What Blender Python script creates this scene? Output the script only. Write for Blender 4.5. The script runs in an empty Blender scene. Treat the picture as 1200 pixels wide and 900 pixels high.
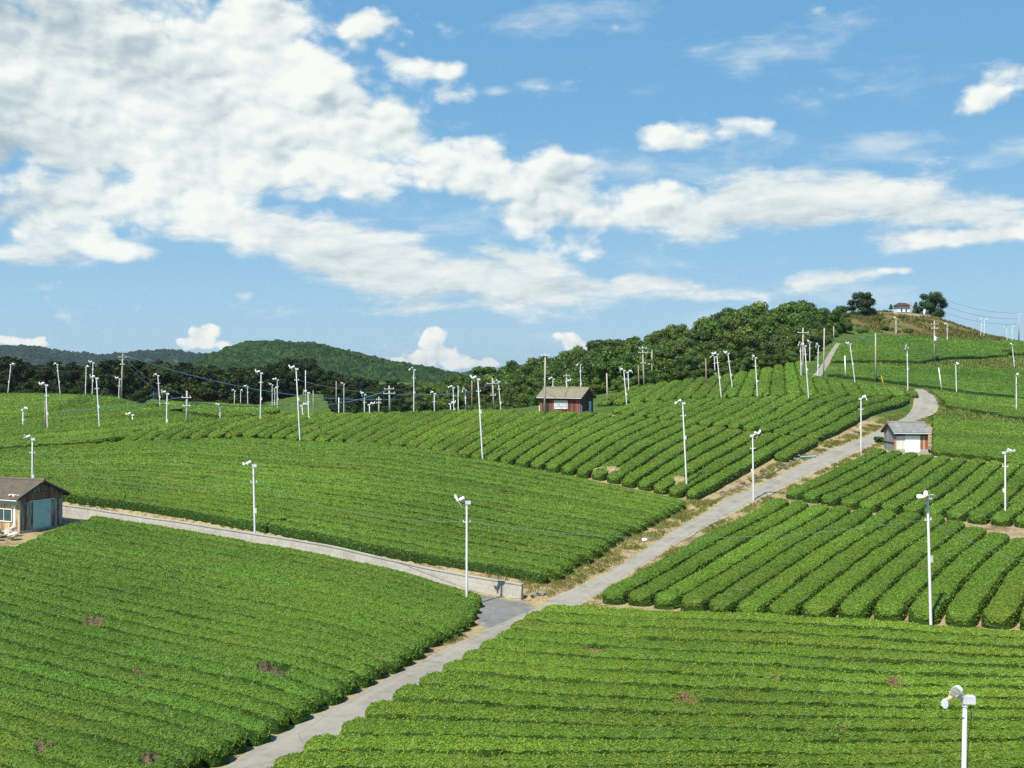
import bpy, math, random
import numpy as np
from mathutils import Vector, Matrix

random.seed(7)
RNG = np.random.default_rng(11)
C = bpy.context.scene.collection
F = 1287.0          # focal length in photo pixels (photo is 1200 px wide)
U0, V0 = 600.0, 440.0   # principal column and eye-level row of the photo

# ------------------------------------------------------------------ helpers
def link(o, parent=None):
    C.objects.link(o)
    if parent is not None:
        o.parent = parent
    return o

def np_mesh(name, co, faces_idx, sizes, mats=None, mat_idx=None, smooth=False):
    """mesh from numpy arrays: co (n,3), flat corner indices, face sizes"""
    me = bpy.data.meshes.new(name)
    co = np.ascontiguousarray(co, dtype=np.float32)
    faces_idx = np.ascontiguousarray(faces_idx, dtype=np.int32)
    sizes = np.ascontiguousarray(sizes, dtype=np.int32)
    me.vertices.add(len(co)); me.vertices.foreach_set('co', co.ravel())
    me.loops.add(len(faces_idx)); me.loops.foreach_set('vertex_index', faces_idx)
    me.polygons.add(len(sizes))
    starts = np.zeros(len(sizes), dtype=np.int32); starts[1:] = np.cumsum(sizes)[:-1]
    me.polygons.foreach_set('loop_start', starts)
    for m in (mats or []):
        me.materials.append(m)
    if mat_idx is not None:
        me.polygons.foreach_set('material_index', np.ascontiguousarray(mat_idx, dtype=np.int32))
    if not smooth:
        me.polygons.foreach_set('use_smooth', np.zeros(len(sizes), dtype=bool))
    else:
        me.polygons.foreach_set('use_smooth', np.ones(len(sizes), dtype=bool))
    me.update(calc_edges=True)
    return me

class MB:
    """collects simple shapes and links them as ONE mesh object"""
    def __init__(s):
        s.v = []; s.f = []
    def add(s, vs, fs):
        b = len(s.v)
        s.v += [tuple(p) for p in vs]
        s.f += [tuple(i + b for i in f) for f in fs]
        return s
    def box(s, c, d, rz=0.0, bevel=0.0, m=None):
        x, y, z = d[0] / 2, d[1] / 2, d[2] / 2
        vs = [Vector((sx * x, sy * y, sz * z)) for sz in (-1, 1) for sy in (-1, 1) for sx in (-1, 1)]
        R = Matrix.Rotation(rz, 3, 'Z') if m is None else m
        vs = [R @ p + Vector(c) for p in vs]
        return s.add(vs, [(0, 2, 3, 1), (4, 5, 7, 6), (0, 1, 5, 4), (2, 6, 7, 3), (0, 4, 6, 2), (1, 3, 7, 5)])
    def tube(s, pts, rad, n=8, caps=True):
        pts = [Vector(p) for p in pts]
        if not hasattr(rad, '__len__'):
            rad = [rad] * len(pts)
        rings = []; b = len(s.v)
        for i, p in enumerate(pts):
            t = (pts[min(i + 1, len(pts) - 1)] - pts[max(i - 1, 0)]).normalized()
            a = Vector((0, 0, 1)) if abs(t.z) < 0.9 else Vector((1, 0, 0))
            e1 = t.cross(a).normalized(); e2 = t.cross(e1).normalized()
            for k in range(n):
                w = 2 * math.pi * k / n
                s.v.append(tuple(p + (e1 * math.cos(w) + e2 * math.sin(w)) * rad[i]))
        for i in range(len(pts) - 1):
            for k in range(n):
                q = (k + 1) % n
                s.f.append((b + i * n + k, b + i * n + q, b + (i + 1) * n + q, b + (i + 1) * n + k))
        if caps:
            s.f.append(tuple(b + k for k in reversed(range(n))))
            s.f.append(tuple(b + (len(pts) - 1) * n + k for k in range(n)))
        return s
    def prism(s, outline, y0, y1):
        """outline: list of (x,z); extruded along y"""
        n = len(outline)
        vs = [(x, y0, z) for x, z in outline] + [(x, y1, z) for x, z in outline]
        fs = [tuple(range(n)), tuple(reversed(range(n, 2 * n)))]
        fs += [(i, i + n, (i + 1) % n + n, (i + 1) % n) for i in range(n)]
        return s.add(vs, fs)
    def ball(s, c, r, seg=10, rings=6, jit=0.0, rnd=None):
        c = Vector(c); b = len(s.v)
        if not hasattr(r, '__len__'): r = (r, r, r)
        rnd = rnd or random
        s.v.append(tuple(c + Vector((0, 0, -r[2]))))
        for i in range(1, rings):
            th = math.pi * i / rings
            for k in range(seg):
                ph = 2 * math.pi * k / seg
                j = 1 + (rnd.uniform(-jit, jit) if jit else 0)
                s.v.append((c.x + r[0] * j * math.sin(th) * math.cos(ph), c.y + r[1] * j * math.sin(th) * math.sin(ph), c.z - r[2] * j * math.cos(th)))
        s.v.append(tuple(c + Vector((0, 0, r[2]))))
        top = len(s.v) - 1
        for k in range(seg):
            q = (k + 1) % seg
            s.f.append((b, b + 1 + q, b + 1 + k))
            for i in range(rings - 2):
                a0 = b + 1 + i * seg; a1 = a0 + seg
                s.f.append((a0 + k, a0 + q, a1 + q, a1 + k))
            s.f.append((b + 1 + (rings - 2) * seg + k, b + 1 + (rings - 2) * seg + q, top))
        return s
    def mesh(s, name, mat, smooth=False):
        me = bpy.data.meshes.new(name)
        me.from_pydata(s.v, [], s.f)
        me.materials.append(mat)
        if smooth:
            for p in me.polygons: p.use_smooth = True
        me.update()
        return me
    def build(s, name, mat, parent=None, loc=(0, 0, 0), smooth=False):
        o = bpy.data.objects.new(name, s.mesh(name, mat, smooth))
        o.location = loc
        return link(o, parent)

def tag(o, label=None, cat=None, group=None, kind=None):
    if label: o['label'] = label
    if cat: o['category'] = cat
    if group: o['group'] = group
    if kind: o['kind'] = kind
    return o

def empty(name, loc, rz=0.0, parent=None):
    o = bpy.data.objects.new(name, None)
    o.empty_display_size = 0.3
    o.location = loc; o.rotation_euler = (0, 0, rz)
    return link(o, parent)

def copy_tree(o, parent=None):
    c = o.copy(); C.objects.link(c)
    c.parent = parent
    for ch in list(o.children):
        copy_tree(ch, c)
    return c

# value noise on numpy arrays
def _hash(ix, iy, seed):
    h = (ix.astype(np.int64) * 374761393 + iy.astype(np.int64) * 668265263 + seed * 1442695041) & 0x7fffffff
    h = (h ^ (h >> 13)) * 1274126177 & 0x7fffffff
    h = (h ^ (h >> 16)) & 0xffff
    return h / 65535.0
def vnoise(x, y, seed=0):
    x = np.asarray(x, float); y = np.asarray(y, float)
    ix = np.floor(x); iy = np.floor(y); fx = x - ix; fy = y - iy
    fx = fx * fx * (3 - 2 * fx); fy = fy * fy * (3 - 2 * fy)
    a = _hash(ix, iy, seed); b = _hash(ix + 1, iy, seed); c = _hash(ix, iy + 1, seed); d = _hash(ix + 1, iy + 1, seed)
    return (a * (1 - fx) + b * fx) * (1 - fy) + (c * (1 - fx) + d * fx) * fy
def fbm(x, y, seed=0, o=4):
    s = 0; a = 0.5
    for k in range(o):
        s = s + a * vnoise(x * 2 ** k, y * 2 ** k, seed + k * 17); a *= 0.5
    return s / (1 - 0.5 ** o)
def sstep(a, b, x):
    t = np.clip((np.asarray(x, float) - a) / (b - a), 0, 1)
    return t * t * (3 - 2 * t)

# ------------------------------------------------------------------ terrain
# the lie of the land: (photo column, photo row, metres away) of ground points
CTRL = [
 (-200,880,41),(0,900,40),(150,900,41),(330,915,41),(600,905,43),(900,905,44),(1200,905,44),(1420,900,45),
 (450,815,51),(600,722,70),(700,683,81),(830,604,106),(890,578,117),(960,542,133),(1010,518,145),(1040,501,155),(1080,482,170),(1100,470,182),(1085,463,192),
 (0,790,54),(0,715,65),(-200,690,70),(-150,640,83),(15,645,82),(110,620,92),(300,657,81),(480,694,76),(200,765,57.5),(300,705,69),(420,740,64),(540,732,69),
 (75,605,96),(300,650,84),(500,683,80),(585,697,77),(612,702,76),(-80,592,100),
 (300,560,112),(150,560,109),(0,565,107),(0,535,119),(-200,545,118),(250,519,130),(480,528,128.5),(560,541,121),(700,563,115),(825,590,109),(560,610,95),(700,612,97),(400,600,96.5),
 (640,694,77),
 (440,500,150),(565,500,150),(660,484,157),(700,484,162),(800,500,149),(900,513,140),(953,528,135),(830,547,122.5),(700,522,128.7),
 (560,482,180),(500,484,175),(430,488,168),(300,497,155),(200,503,146),(100,508,138),(0,508,138),(-200,508,140),(0,484,180),(0,463,227),(-200,463,230),(100,465,218),(140,470,207),(185,483,180),(240,493,165),(300,481,185),(270,478,191),(400,487,172),
 (760,456,200),(760,447,225),(850,442,210),(850,465,178),(760,475,172),(900,432,220),(940,422,235),(975,412,245),(948,468,165),(1000,447,200),(1065,459,185),
 (950,385,285),(1000,378,310),(880,397,285),(800,420,280),(720,430,270),(640,447,280),(560,460,290),(640,472,215),
 (1020,365.5,345),(1050,365.5,345),(1088,366.5,345),(1112,383,332),(1128,391,325),(1050,393,310),(1000,396,300),
 (1150,394,320),(1200,401,310),(1120,406,280),(1095,423,235),(1200,432,245),(1026,447,205),(1000,428,225),(1121,464,200),(1191,480,185),(1200,502,165),(1400,480,190),(1400,430,260),
 (1200,549,124),(1030,534,133),(1100,541,129),(1200,614,102),(1100,605,105),(917,584,111),(1100,662,80.7),(900,652,86),(1190,742,61),(1025,730,64.8),(900,727,66.8),(1200,672,75.5),(1400,740,58),(1400,610,102),
 (1060,532,138),(1088,533,136),(1085,491,172),(1130,493,170),(1400,540,125),
]
WORLD_CTRL = [  # points the photograph hides (world x, y, z)
 (0,0,-3.0),(0,14,-8.5),(-40,5,-9),(40,5,-9),(-90,20,-12),(100,20,-12),(0,28,-13),
 (-115,262,-6),(-120,300,-8),(-80,250,-11),(-75,350,-6),(-40,252,-13),(-30,330,-5),(-20,240,-12.5),(-3,220,-9.5),(-15,330,-8),
 (-110,350,0),(-60,380,-2),(-200,350,2),(-200,260,-6),
 (120,366,19.6),(132,368,19),(115,366,19.6),(120,400,14),(100,390,15),(60,360,8),(20,360,2),(150,365,9),(190,365,5),(260,330,4),(260,250,-2),
 (30,480,-14),(120,480,0),(-100,520,-14),(-250,480,-10),(240,480,-10),(330,180,-6),(330,60,-12),(-260,120,-9),(-260,30,-12),
]
WALL_PX = [(-200,588,106),(-80,590,102),(75,605,96),(110,611,94.5),(250,636,88),(300,646,86),(400,671,83),(500,687,79.5),(585,697,77),(612,702,76)]
WALL = np.array([((u - U0) / F * Y, Y) for u, v, Y in WALL_PX])
def wall_sd(x, y):
    """distance behind the retaining wall line (positive on the field side) and position along it"""
    x = np.asarray(x, float); y = np.asarray(y, float)
    best = np.full(x.shape, 1e9); side = np.zeros(x.shape); along = np.zeros(x.shape); acc = 0.0
    for i in range(len(WALL) - 1):
        a, b = WALL[i], WALL[i + 1]; d = b - a; L = np.hypot(*d)
        t = ((x - a[0]) * d[0] + (y - a[1]) * d[1]) / L ** 2
        tc = np.clip(t, 0, 1)
        px, py = a[0] + tc * d[0], a[1] + tc * d[1]
        q = np.hypot(x - px, y - py)
        cr = d[0] * (y - a[1]) - d[1] * (x - a[0])
        m = q < best
        best = np.where(m, q, best); side = np.where(m, np.sign(cr), side); along = np.where(m, acc + t * L, along)
        acc += L
    return best * side, along, acc
WALL_H = 0.92
def step_h(x, y):
    sd, al, L = wall_sd(x, y)
    return WALL_H * sstep(0.8, 1.7, sd) * np.exp(-np.maximum(sd, 0) / 18.0) * (1 - sstep(L - 0.5, L + 3.0, al))

def _phi(r2):
    return np.where(r2 > 1e-12, 0.5 * r2 * np.log(np.maximum(r2, 1e-12)), 0)
cx = np.array([(u - U0) / F * Y for u, v, Y in CTRL] + [p[0] for p in WORLD_CTRL])
cy = np.array([Y for u, v, Y in CTRL] + [p[1] for p in WORLD_CTRL])
cz = np.array([(V0 - v) / F * Y for u, v, Y in CTRL] + [p[2] for p in WORLD_CTRL])
cz = cz - step_h(cx, cy)
_S = 60.0
_X = np.stack([cx, cy], 1) / _S
_n = len(_X)
_K = _phi(((_X[:, None] - _X[None]) ** 2).sum(2)) + np.eye(_n) * 0.03
_P = np.concatenate([np.ones((_n, 1)), _X], 1)
_A = np.zeros((_n + 3, _n + 3)); _A[:_n, :_n] = _K; _A[:_n, _n:] = _P; _A[_n:, :_n] = _P.T
_w = np.linalg.solve(_A, np.concatenate([cz, np.zeros(3)]))
def tps(x, y):
    sh = x.shape; q = np.stack([x.ravel(), y.ravel()], 1) / _S
    out = np.zeros(len(q))
    for s in range(0, len(q), 20000):
        qq = q[s:s + 20000]
        out[s:s + 20000] = _phi(((qq[:, None] - _X[None]) ** 2).sum(2)) @ _w[:_n] + _w[_n] + qq @ _w[_n + 1:]
    return out.reshape(sh)

def axis(parts):
    a = []
    for lo, hi, st in parts:
        a += list(np.arange(lo, hi - 1e-6, st))
    return np.array(a + [parts[-1][1]])
GX = axis([(-7000,-2000,1000),(-2000,-500,250),(-500,-280,40),(-280,-80,4),(-80,26,0.5),(26,70,1.0),(70,280,4),(280,500,40),(500,2000,250),(2000,7000,1000)])
GY = axis([(-3000,-500,500),(-500,-60,55),(-60,24,6),(24,70,1.0),(70,108,0.5),(108,150,1.0),(150,420,3),(420,520,20),(520,1000,80),(1000,3000,250),(3000,8000,1000)])
gx, gy = np.meshgrid(GX, GY)
VALLEY = -18.0
_in = (gx > -340) & (gx < 340) & (gy > -60) & (gy < 520)
_cxp = np.clip(gx, -330, 330); _cyp = np.clip(gy, -40, 500)
GZ = tps(_cxp, _cyp)
_out = np.maximum(np.abs(gx) - 240, 0) / 120 + np.maximum(gy - 410, 0) / 90 + np.maximum(-20 - gy, 0) / 60
GZ = GZ + (VALLEY - GZ) * sstep(0, 1, _out)
GZ = GZ + step_h(gx, gy) + 0.10 * (fbm(gx / 2.3, gy / 2.3, 5, 3) - 0.5) * (np.abs(_out) < 0.5)
def H(x, y):
    x = np.asarray(x, float); y = np.asarray(y, float)
    i = np.clip(np.searchsorted(GX, x) - 1, 0, len(GX) - 2); j = np.clip(np.searchsorted(GY, y) - 1, 0, len(GY) - 2)
    fx = (x - GX[i]) / (GX[i + 1] - GX[i]); fy = (y - GY[j]) / (GY[j + 1] - GY[j])
    return (GZ[j, i] * (1 - fx) + GZ[j, i + 1] * fx) * (1 - fy) + (GZ[j + 1, i] * (1 - fx) + GZ[j + 1, i + 1] * fx) * fy
def at(u, v, lift=0.0, ymin=22.0):
    """where the sight line of photo point (u,v) first meets the ground (raised by lift)"""
    Y = np.concatenate([np.arange(ymin, 200, 0.25), np.arange(200, 480, 0.5)])
    x = (u - U0) / F * Y; z = (V0 - v) / F * Y
    d = z - (H(x, Y) + lift)
    k = np.nonzero(d < 0)[0]
    if len(k) == 0:
        k = [int(np.argmin(d))]
    k = k[0]
    if k > 0:
        t = d[k - 1] / (d[k - 1] - d[k] + 1e-9); t = min(max(t, 0), 1)
        yy = Y[k - 1] + t * (Y[k] - Y[k - 1])
    else:
        yy = Y[0]
    xx = (u - U0) / F * yy
    return Vector((xx, yy, float(H(xx, yy))))
def atY(u, Y):
    x = (u - U0) / F * Y
    return Vector((x, Y, float(H(x, Y))))
# ------------------------------------------------------------------ materials
def new_mat(name, rough=0.8, spec=0.3):
    m = bpy.data.materials.new(name); m.use_nodes = True
    b = m.node_tree.nodes['Principled BSDF']
    b.inputs['Roughness'].default_value = rough
    b.inputs['Specular IOR Level'].default_value = spec
    return m, m.node_tree, b
def N(nt, t, **kw):
    n = nt.nodes.new(t)
    for k, v in kw.items(): setattr(n, k, v)
    return n
def ramp(nt, fac, stops, interp='LINEAR'):
    r = N(nt, 'ShaderNodeValToRGB'); e = r.color_ramp.elements; r.color_ramp.interpolation = interp
    while len(e) < len(stops): e.new(0.5)
    for q, (p, c) in zip(e, stops): q.position = p; q.color = (*c, 1)
    nt.links.new(fac, r.inputs[0]); return r.outputs[0]
def noise(nt, vec, scale, detail=4, rough=0.55, dist=0.0):
    n = N(nt, 'ShaderNodeTexNoise'); n.inputs['Scale'].default_value = scale; n.inputs['Detail'].default_value = detail
    n.inputs['Roughness'].default_value = rough; n.inputs['Distortion'].default_value = dist
    if vec is not None: nt.links.new(vec, n.inputs['Vector'])
    return n.outputs[0]
def mapping(nt, vec, scale=(1, 1, 1), loc=(0, 0, 0), rot=(0, 0, 0)):
    n = N(nt, 'ShaderNodeMapping'); n.inputs['Scale'].default_value = scale; n.inputs['Location'].default_value = loc; n.inputs['Rotation'].default_value = rot
    nt.links.new(vec, n.inputs['Vector']); return n.outputs[0]
def mixc(nt, fac, a, b, mode='MIX'):
    n = N(nt, 'ShaderNodeMix', data_type='RGBA', blend_type=mode)
    for s, v in ((n.inputs[0], fac), (n.inputs[6], a), (n.inputs[7], b)):
        if hasattr(v, 'is_linked'): nt.links.new(v, s)
        elif isinstance(v, (int, float)): s.default_value = v
        else: s.default_value = (*v, 1)
    return n.outputs[2]
def math_(nt, op, a, b=0.0, c=0.0, clamp=False):
    n = N(nt, 'ShaderNodeMath', operation=op, use_clamp=clamp)
    for s, v in zip(n.inputs, (a, b, c)):
        if hasattr(v, 'is_linked'): nt.links.new(v, s)
        else: s.default_value = v
    return n.outputs[0]
def pos(nt): return N(nt, 'ShaderNodeNewGeometry').outputs['Position']
def objco(nt): return N(nt, 'ShaderNodeTexCoord').outputs['Object']
def bump(nt, b, h, strength=0.4, dist=0.1):
    n = N(nt, 'ShaderNodeBump'); n.inputs['Strength'].default_value = strength; n.inputs['Distance'].default_value = dist
    nt.links.new(h, n.inputs['Height']); nt.links.new(n.outputs[0], b.inputs['Normal'])

def leaf_mat(name, dark, mid, light, patch_scale=0.06, trans=0.25, rough=0.5, spec=0.25, tint=None, grain=False):
    m, nt, b = new_mat(name, rough, spec)
    g = N(nt, 'ShaderNodeNewGeometry')
    c = ramp(nt, g.outputs['Random Per Island'], [(0.0, dark), (0.45, mid), (1.0, light)])
    p = noise(nt, g.outputs['Position'], patch_scale, 4, 0.6)
    v = N(nt, 'ShaderNodeMapRange'); v.inputs[1].default_value = 0.3; v.inputs[2].default_value = 0.7; v.inputs[3].default_value = 0.72; v.inputs[4].default_value = 1.22
    nt.links.new(p, v.inputs[0])
    oi = N(nt, 'ShaderNodeObjectInfo')
    r2 = math_(nt, 'MULTIPLY_ADD', oi.outputs['Random'], 0.24, 0.88)
    k = math_(nt, 'MULTIPLY', v.outputs[0], r2)
    c = mixc(nt, 1.0, c, k, 'MULTIPLY')
    c = mixc(nt, 1.0, c, oi.outputs['Color'], 'MULTIPLY')
    if grain:
        gn = noise(nt, g.outputs['Position'], 9.0, 3, 0.7)
        c = mixc(nt, 1.0, c, ramp(nt, gn, [(0.36, (0.5, 0.55, 0.55)), (0.5, (1, 1, 1)), (0.64, (1.5, 1.42, 1.35))]), 'MULTIPLY')
    if tint is not None:
        p2 = noise(nt, g.outputs['Position'], 0.11, 3, 0.6)
        f = ramp(nt, p2, [(0.5, (0, 0, 0)), (0.72, (1, 1, 1))])
        c = mixc(nt, math_(nt, 'MULTIPLY', f, 0.55), c, tint)
    nt.links.new(c, b.inputs['Base Color'])
    if trans > 0:
        t = N(nt, 'ShaderNodeBsdfTranslucent'); nt.links.new(mixc(nt, 1.0, c, (1.1, 1.25, 0.6), 'MULTIPLY'), t.inputs[0])
        mx = N(nt, 'ShaderNodeMixShader'); mx.inputs[0].default_value = trans
        nt.links.new(b.outputs[0], mx.inputs[1]); nt.links.new(t.outputs[0], mx.inputs[2])
        nt.links.new(mx.outputs[0], nt.nodes['Material Output'].inputs[0])
    return m

M = {}
M['tea_leaf'] = leaf_mat('tea_leaf', (0.072, 0.142, 0.014), (0.142, 0.240, 0.022), (0.215, 0.312, 0.038), 0.05, 0.22, 0.58, 0.18, tint=(0.13, 0.175, 0.016))
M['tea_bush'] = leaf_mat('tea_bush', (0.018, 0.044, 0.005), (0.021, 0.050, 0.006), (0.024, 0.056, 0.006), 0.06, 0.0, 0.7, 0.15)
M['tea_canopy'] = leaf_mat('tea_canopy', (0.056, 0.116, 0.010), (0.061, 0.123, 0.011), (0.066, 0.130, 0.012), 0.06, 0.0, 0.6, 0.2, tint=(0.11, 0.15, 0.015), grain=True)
M['tea_twig'] = leaf_mat('tea_twig', (0.060, 0.047, 0.022), (0.120, 0.092, 0.046), (0.21, 0.165, 0.085), 0.3, 0.0, 0.9, 0.1)
M['broad_leaf'] = leaf_mat('broad_leaf', (0.026, 0.060, 0.009), (0.062, 0.118, 0.015), (0.130, 0.200, 0.030), 0.05, 0.2)
M['cloud_shade_leaf'] = leaf_mat('cloud_shade_leaf', (0.010, 0.024, 0.006), (0.018, 0.038, 0.008), (0.036, 0.058, 0.011), 0.03, 0.06, 0.7, 0.1, tint=(0.042, 0.044, 0.012))  # valley wood leaves, darkened to stand in for a cloud's shadow
M['summit_leaf'] = leaf_mat('summit_leaf', (0.012, 0.034, 0.008), (0.028, 0.060, 0.012), (0.055, 0.10, 0.02), 0.2, 0.15)
M['shrub_leaf'] = leaf_mat('shrub_leaf', (0.02, 0.055, 0.008), (0.045, 0.10, 0.012), (0.09, 0.15, 0.02), 0.3, 0.2)
M['verge_leaf'] = leaf_mat('verge_leaf', (0.22, 0.17, 0.06), (0.22, 0.22, 0.06), (0.13, 0.19, 0.035), 0.25, 0.2, 0.7, 0.1)
M['heath_leaf'] = leaf_mat('heath_leaf', (0.24, 0.155, 0.065), (0.16, 0.16, 0.045), (0.09, 0.14, 0.03), 0.12, 0.2, 0.7, 0.1)
M['meadow_leaf'] = leaf_mat('meadow_leaf', (0.11, 0.16, 0.035), (0.17, 0.22, 0.05), (0.26, 0.27, 0.09), 0.15, 0.2, 0.7, 0.1)

def flat_mat(name, col, rough=0.7, spec=0.3, var=0.15, scale=3.0, metal=0.0, dirt=None, dirt_scale=1.2):
    m, nt, b = new_mat(name, rough, spec)
    o = objco(nt)
    n = noise(nt, o, scale, 5, 0.6)
    c = ramp(nt, n, [(0.3, tuple(x * (1 - var) for x in col)), (0.7, tuple(min(1, x * (1 + var)) for x in col))])
    if dirt is not None:
        d = noise(nt, mapping(nt, o, (1, 1, 0.3)), dirt_scale, 6, 0.7)
        c = mixc(nt, ramp(nt, d, [(0.52, (0, 0, 0)), (0.7, (1, 1, 1))]), c, dirt)
    nt.links.new(c, b.inputs['Base Color']); b.inputs['Metallic'].default_value = metal
    return m
M['white_pole'] = flat_mat('white_pole', (0.72, 0.73, 0.72), 0.45, 0.4, 0.06, 2.0, dirt=(0.5, 0.46, 0.38), dirt_scale=1.0)
M['galv'] = flat_mat('galvanised_steel', (0.55, 0.57, 0.58), 0.4, 0.5, 0.12, 4.0)
M['fan_white'] = flat_mat('fan_white', (0.78, 0.80, 0.79), 0.35, 0.5, 0.05, 3.0)
M['fan_blade'] = flat_mat('fan_blade', (0.70, 0.84, 0.80), 0.3, 0.5, 0.06, 3.0)
M['hub_orange'] = flat_mat('hub_orange', (0.62, 0.36, 0.19), 0.5, 0.4, 0.1)
M['black_rubber'] = flat_mat('black_cable', (0.03, 0.035, 0.03), 0.6, 0.3)
M['wire_green'] = flat_mat('wire_green', (0.12, 0.22, 0.18), 0.5, 0.3)
M['wire_blue'] = flat_mat('wire_blue', (0.06, 0.14, 0.24), 0.5, 0.3)
M['wire_dark'] = flat_mat('wire_dark', (0.05, 0.06, 0.065), 0.5, 0.3)
M['concrete_pole'] = flat_mat('concrete_pole', (0.40, 0.36, 0.29), 0.85, 0.2, 0.12, 1.5, dirt=(0.30, 0.25, 0.19))
M['wood_pole'] = flat_mat('wood_pole', (0.24, 0.19, 0.14), 0.85, 0.2, 0.2, 2.5)
M['insulator'] = flat_mat('insulator', (0.7, 0.7, 0.68), 0.3, 0.5)
M['orange_guard'] = flat_mat('yellow_guard', (0.75, 0.42, 0.03), 0.5, 0.3)
M['blue_paint'] = flat_mat('blue_paint', (0.05, 0.17, 0.40), 0.5, 0.4)
M['pale_blue'] = flat_mat('pale_blue', (0.25, 0.55, 0.62), 0.6, 0.3)
M['mulch'] = flat_mat('mulch', (0.30, 0.225, 0.12), 0.95, 0.1, 0.35, 2.5, dirt=(0.12, 0.13, 0.04), dirt_scale=1.6)
M['stone'] = flat_mat('stone', (0.20, 0.185, 0.155), 0.9, 0.2, 0.3, 2.5)
M['white_bag'] = flat_mat('white_bag', (0.75, 0.75, 0.74), 0.6, 0.3)
M['trunk'] = flat_mat('trunk', (0.10, 0.075, 0.05), 0.9, 0.1, 0.3, 3.0)
M['glass_dark'] = flat_mat('glass_dark', (0.035, 0.075, 0.08), 0.08, 0.6)
M['glass_pale'] = flat_mat('glass_pale', (0.42, 0.46, 0.47), 0.15, 0.6, 0.2, 2.0)
M['white_paint'] = flat_mat('white_paint', (0.80, 0.81, 0.80), 0.5, 0.4, 0.04, 2.0)
M['black_wood'] = flat_mat('dark_wood', (0.035, 0.032, 0.03), 0.8, 0.2, 0.3, 4.0)
M['maroon'] = flat_mat('maroon_gable', (0.13, 0.035, 0.025), 0.7, 0.2)

def plank_mat(name, a, b_, rust=None, rust_lo=0.5, freq=3.0, axis='X', rust_stretch=0.25, seed=0.0):
    """vertical boards / corrugated sheets: colour changes from board to board, streaks run down"""
    m, nt, b = new_mat(name, 0.75, 0.25)
    o = objco(nt)
    sp = N(nt, 'ShaderNodeSeparateXYZ'); nt.links.new(o, sp.inputs[0])
    hx = math_(nt, 'ADD', math_(nt, 'ADD', sp.outputs[0], math_(nt, 'MULTIPLY', sp.outputs[1], 1.37)), seed)
    bd = math_(nt, 'FLOOR', math_(nt, 'MULTIPLY', hx, freq))
    wn = N(nt, 'ShaderNodeTexWhiteNoise', noise_dimensions='1D'); nt.links.new(bd, wn.inputs['W'])
    streak = noise(nt, mapping(nt, o, (5, 5, 0.5), (seed, 0, 0)), 1.5, 5, 0.65)
    f = math_(nt, 'ADD', math_(nt, 'MULTIPLY', wn.outputs[0], 0.6), math_(nt, 'MULTIPLY', streak, 0.4))
    c = ramp(nt, f, [(0.2, a), (0.75, b_)])
    if rust is not None:
        rn = noise(nt, mapping(nt, o, (2.2, 2.2, rust_stretch), (seed * 3, 1, 0)), 1.6, 6, 0.7)
        rf = math_(nt, 'ADD', rn, math_(nt, 'MULTIPLY', wn.outputs[0], 0.16))
        c = mixc(nt, ramp(nt, rf, [(rust_lo, (0, 0, 0)), (rust_lo + 0.1, (1, 1, 1))]), c, rust)
    fr = math_(nt, 'FRACT', math_(nt, 'MULTIPLY', hx, freq))
    seam = math_(nt, 'LESS_THAN', fr, 0.09)
    c = mixc(nt, math_(nt, 'MULTIPLY', seam, 0.6), c, (0.03, 0.025, 0.02))
    nt.links.new(c, b.inputs['Base Color'])
    return m
M['rusty_teal'] = plank_mat('rusty_teal_sheet', (0.15, 0.21, 0.19), (0.40, 0.48, 0.42), (0.14, 0.075, 0.04), 0.52, 4.2)
M['rusty_cream'] = plank_mat('rusty_cream_sheet', (0.48, 0.39, 0.24), (0.70, 0.62, 0.45), (0.36, 0.18, 0.065), 0.57, 3.0, seed=2.3)
M['red_board'] = plank_mat('red_board', (0.10, 0.028, 0.020), (0.25, 0.095, 0.065), (0.16, 0.115, 0.09), 0.60, 2.6, seed=1.0)
M['shade_board'] = plank_mat('shade_board', (0.020, 0.018, 0.018), (0.055, 0.045, 0.04), None, 0.6, 3.4)  # near-black boards carry the shade of the sides turned from the sun
M['rust_board'] = plank_mat('rust_board', (0.09, 0.05, 0.03), (0.20, 0.13, 0.085), None, 0.6, 2.6)
M['grey_board'] = plank_mat('grey_board', (0.17, 0.17, 0.165), (0.30, 0.30, 0.29), None, 0.6, 5.0)
M['rusty_white'] = plank_mat('rusty_white_sheet', (0.62, 0.58, 0.48), (0.80, 0.78, 0.70), (0.38, 0.19, 0.06), 0.63, 3.3, seed=4.1)
M['rusty_red'] = plank_mat('rusty_red_sheet', (0.28, 0.09, 0.045), (0.45, 0.24, 0.14), (0.62, 0.55, 0.42), 0.66, 3.0, seed=7.7)
M['teal_door'] = flat_mat('teal_door', (0.30, 0.52, 0.50), 0.6, 0.3, 0.10, 2.0, dirt=(0.22, 0.36, 0.33), dirt_scale=2.0)
M['pale_door'] = flat_mat('pale_blue_door', (0.24, 0.42, 0.50), 0.6, 0.3, 0.08, 2.0)

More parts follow.
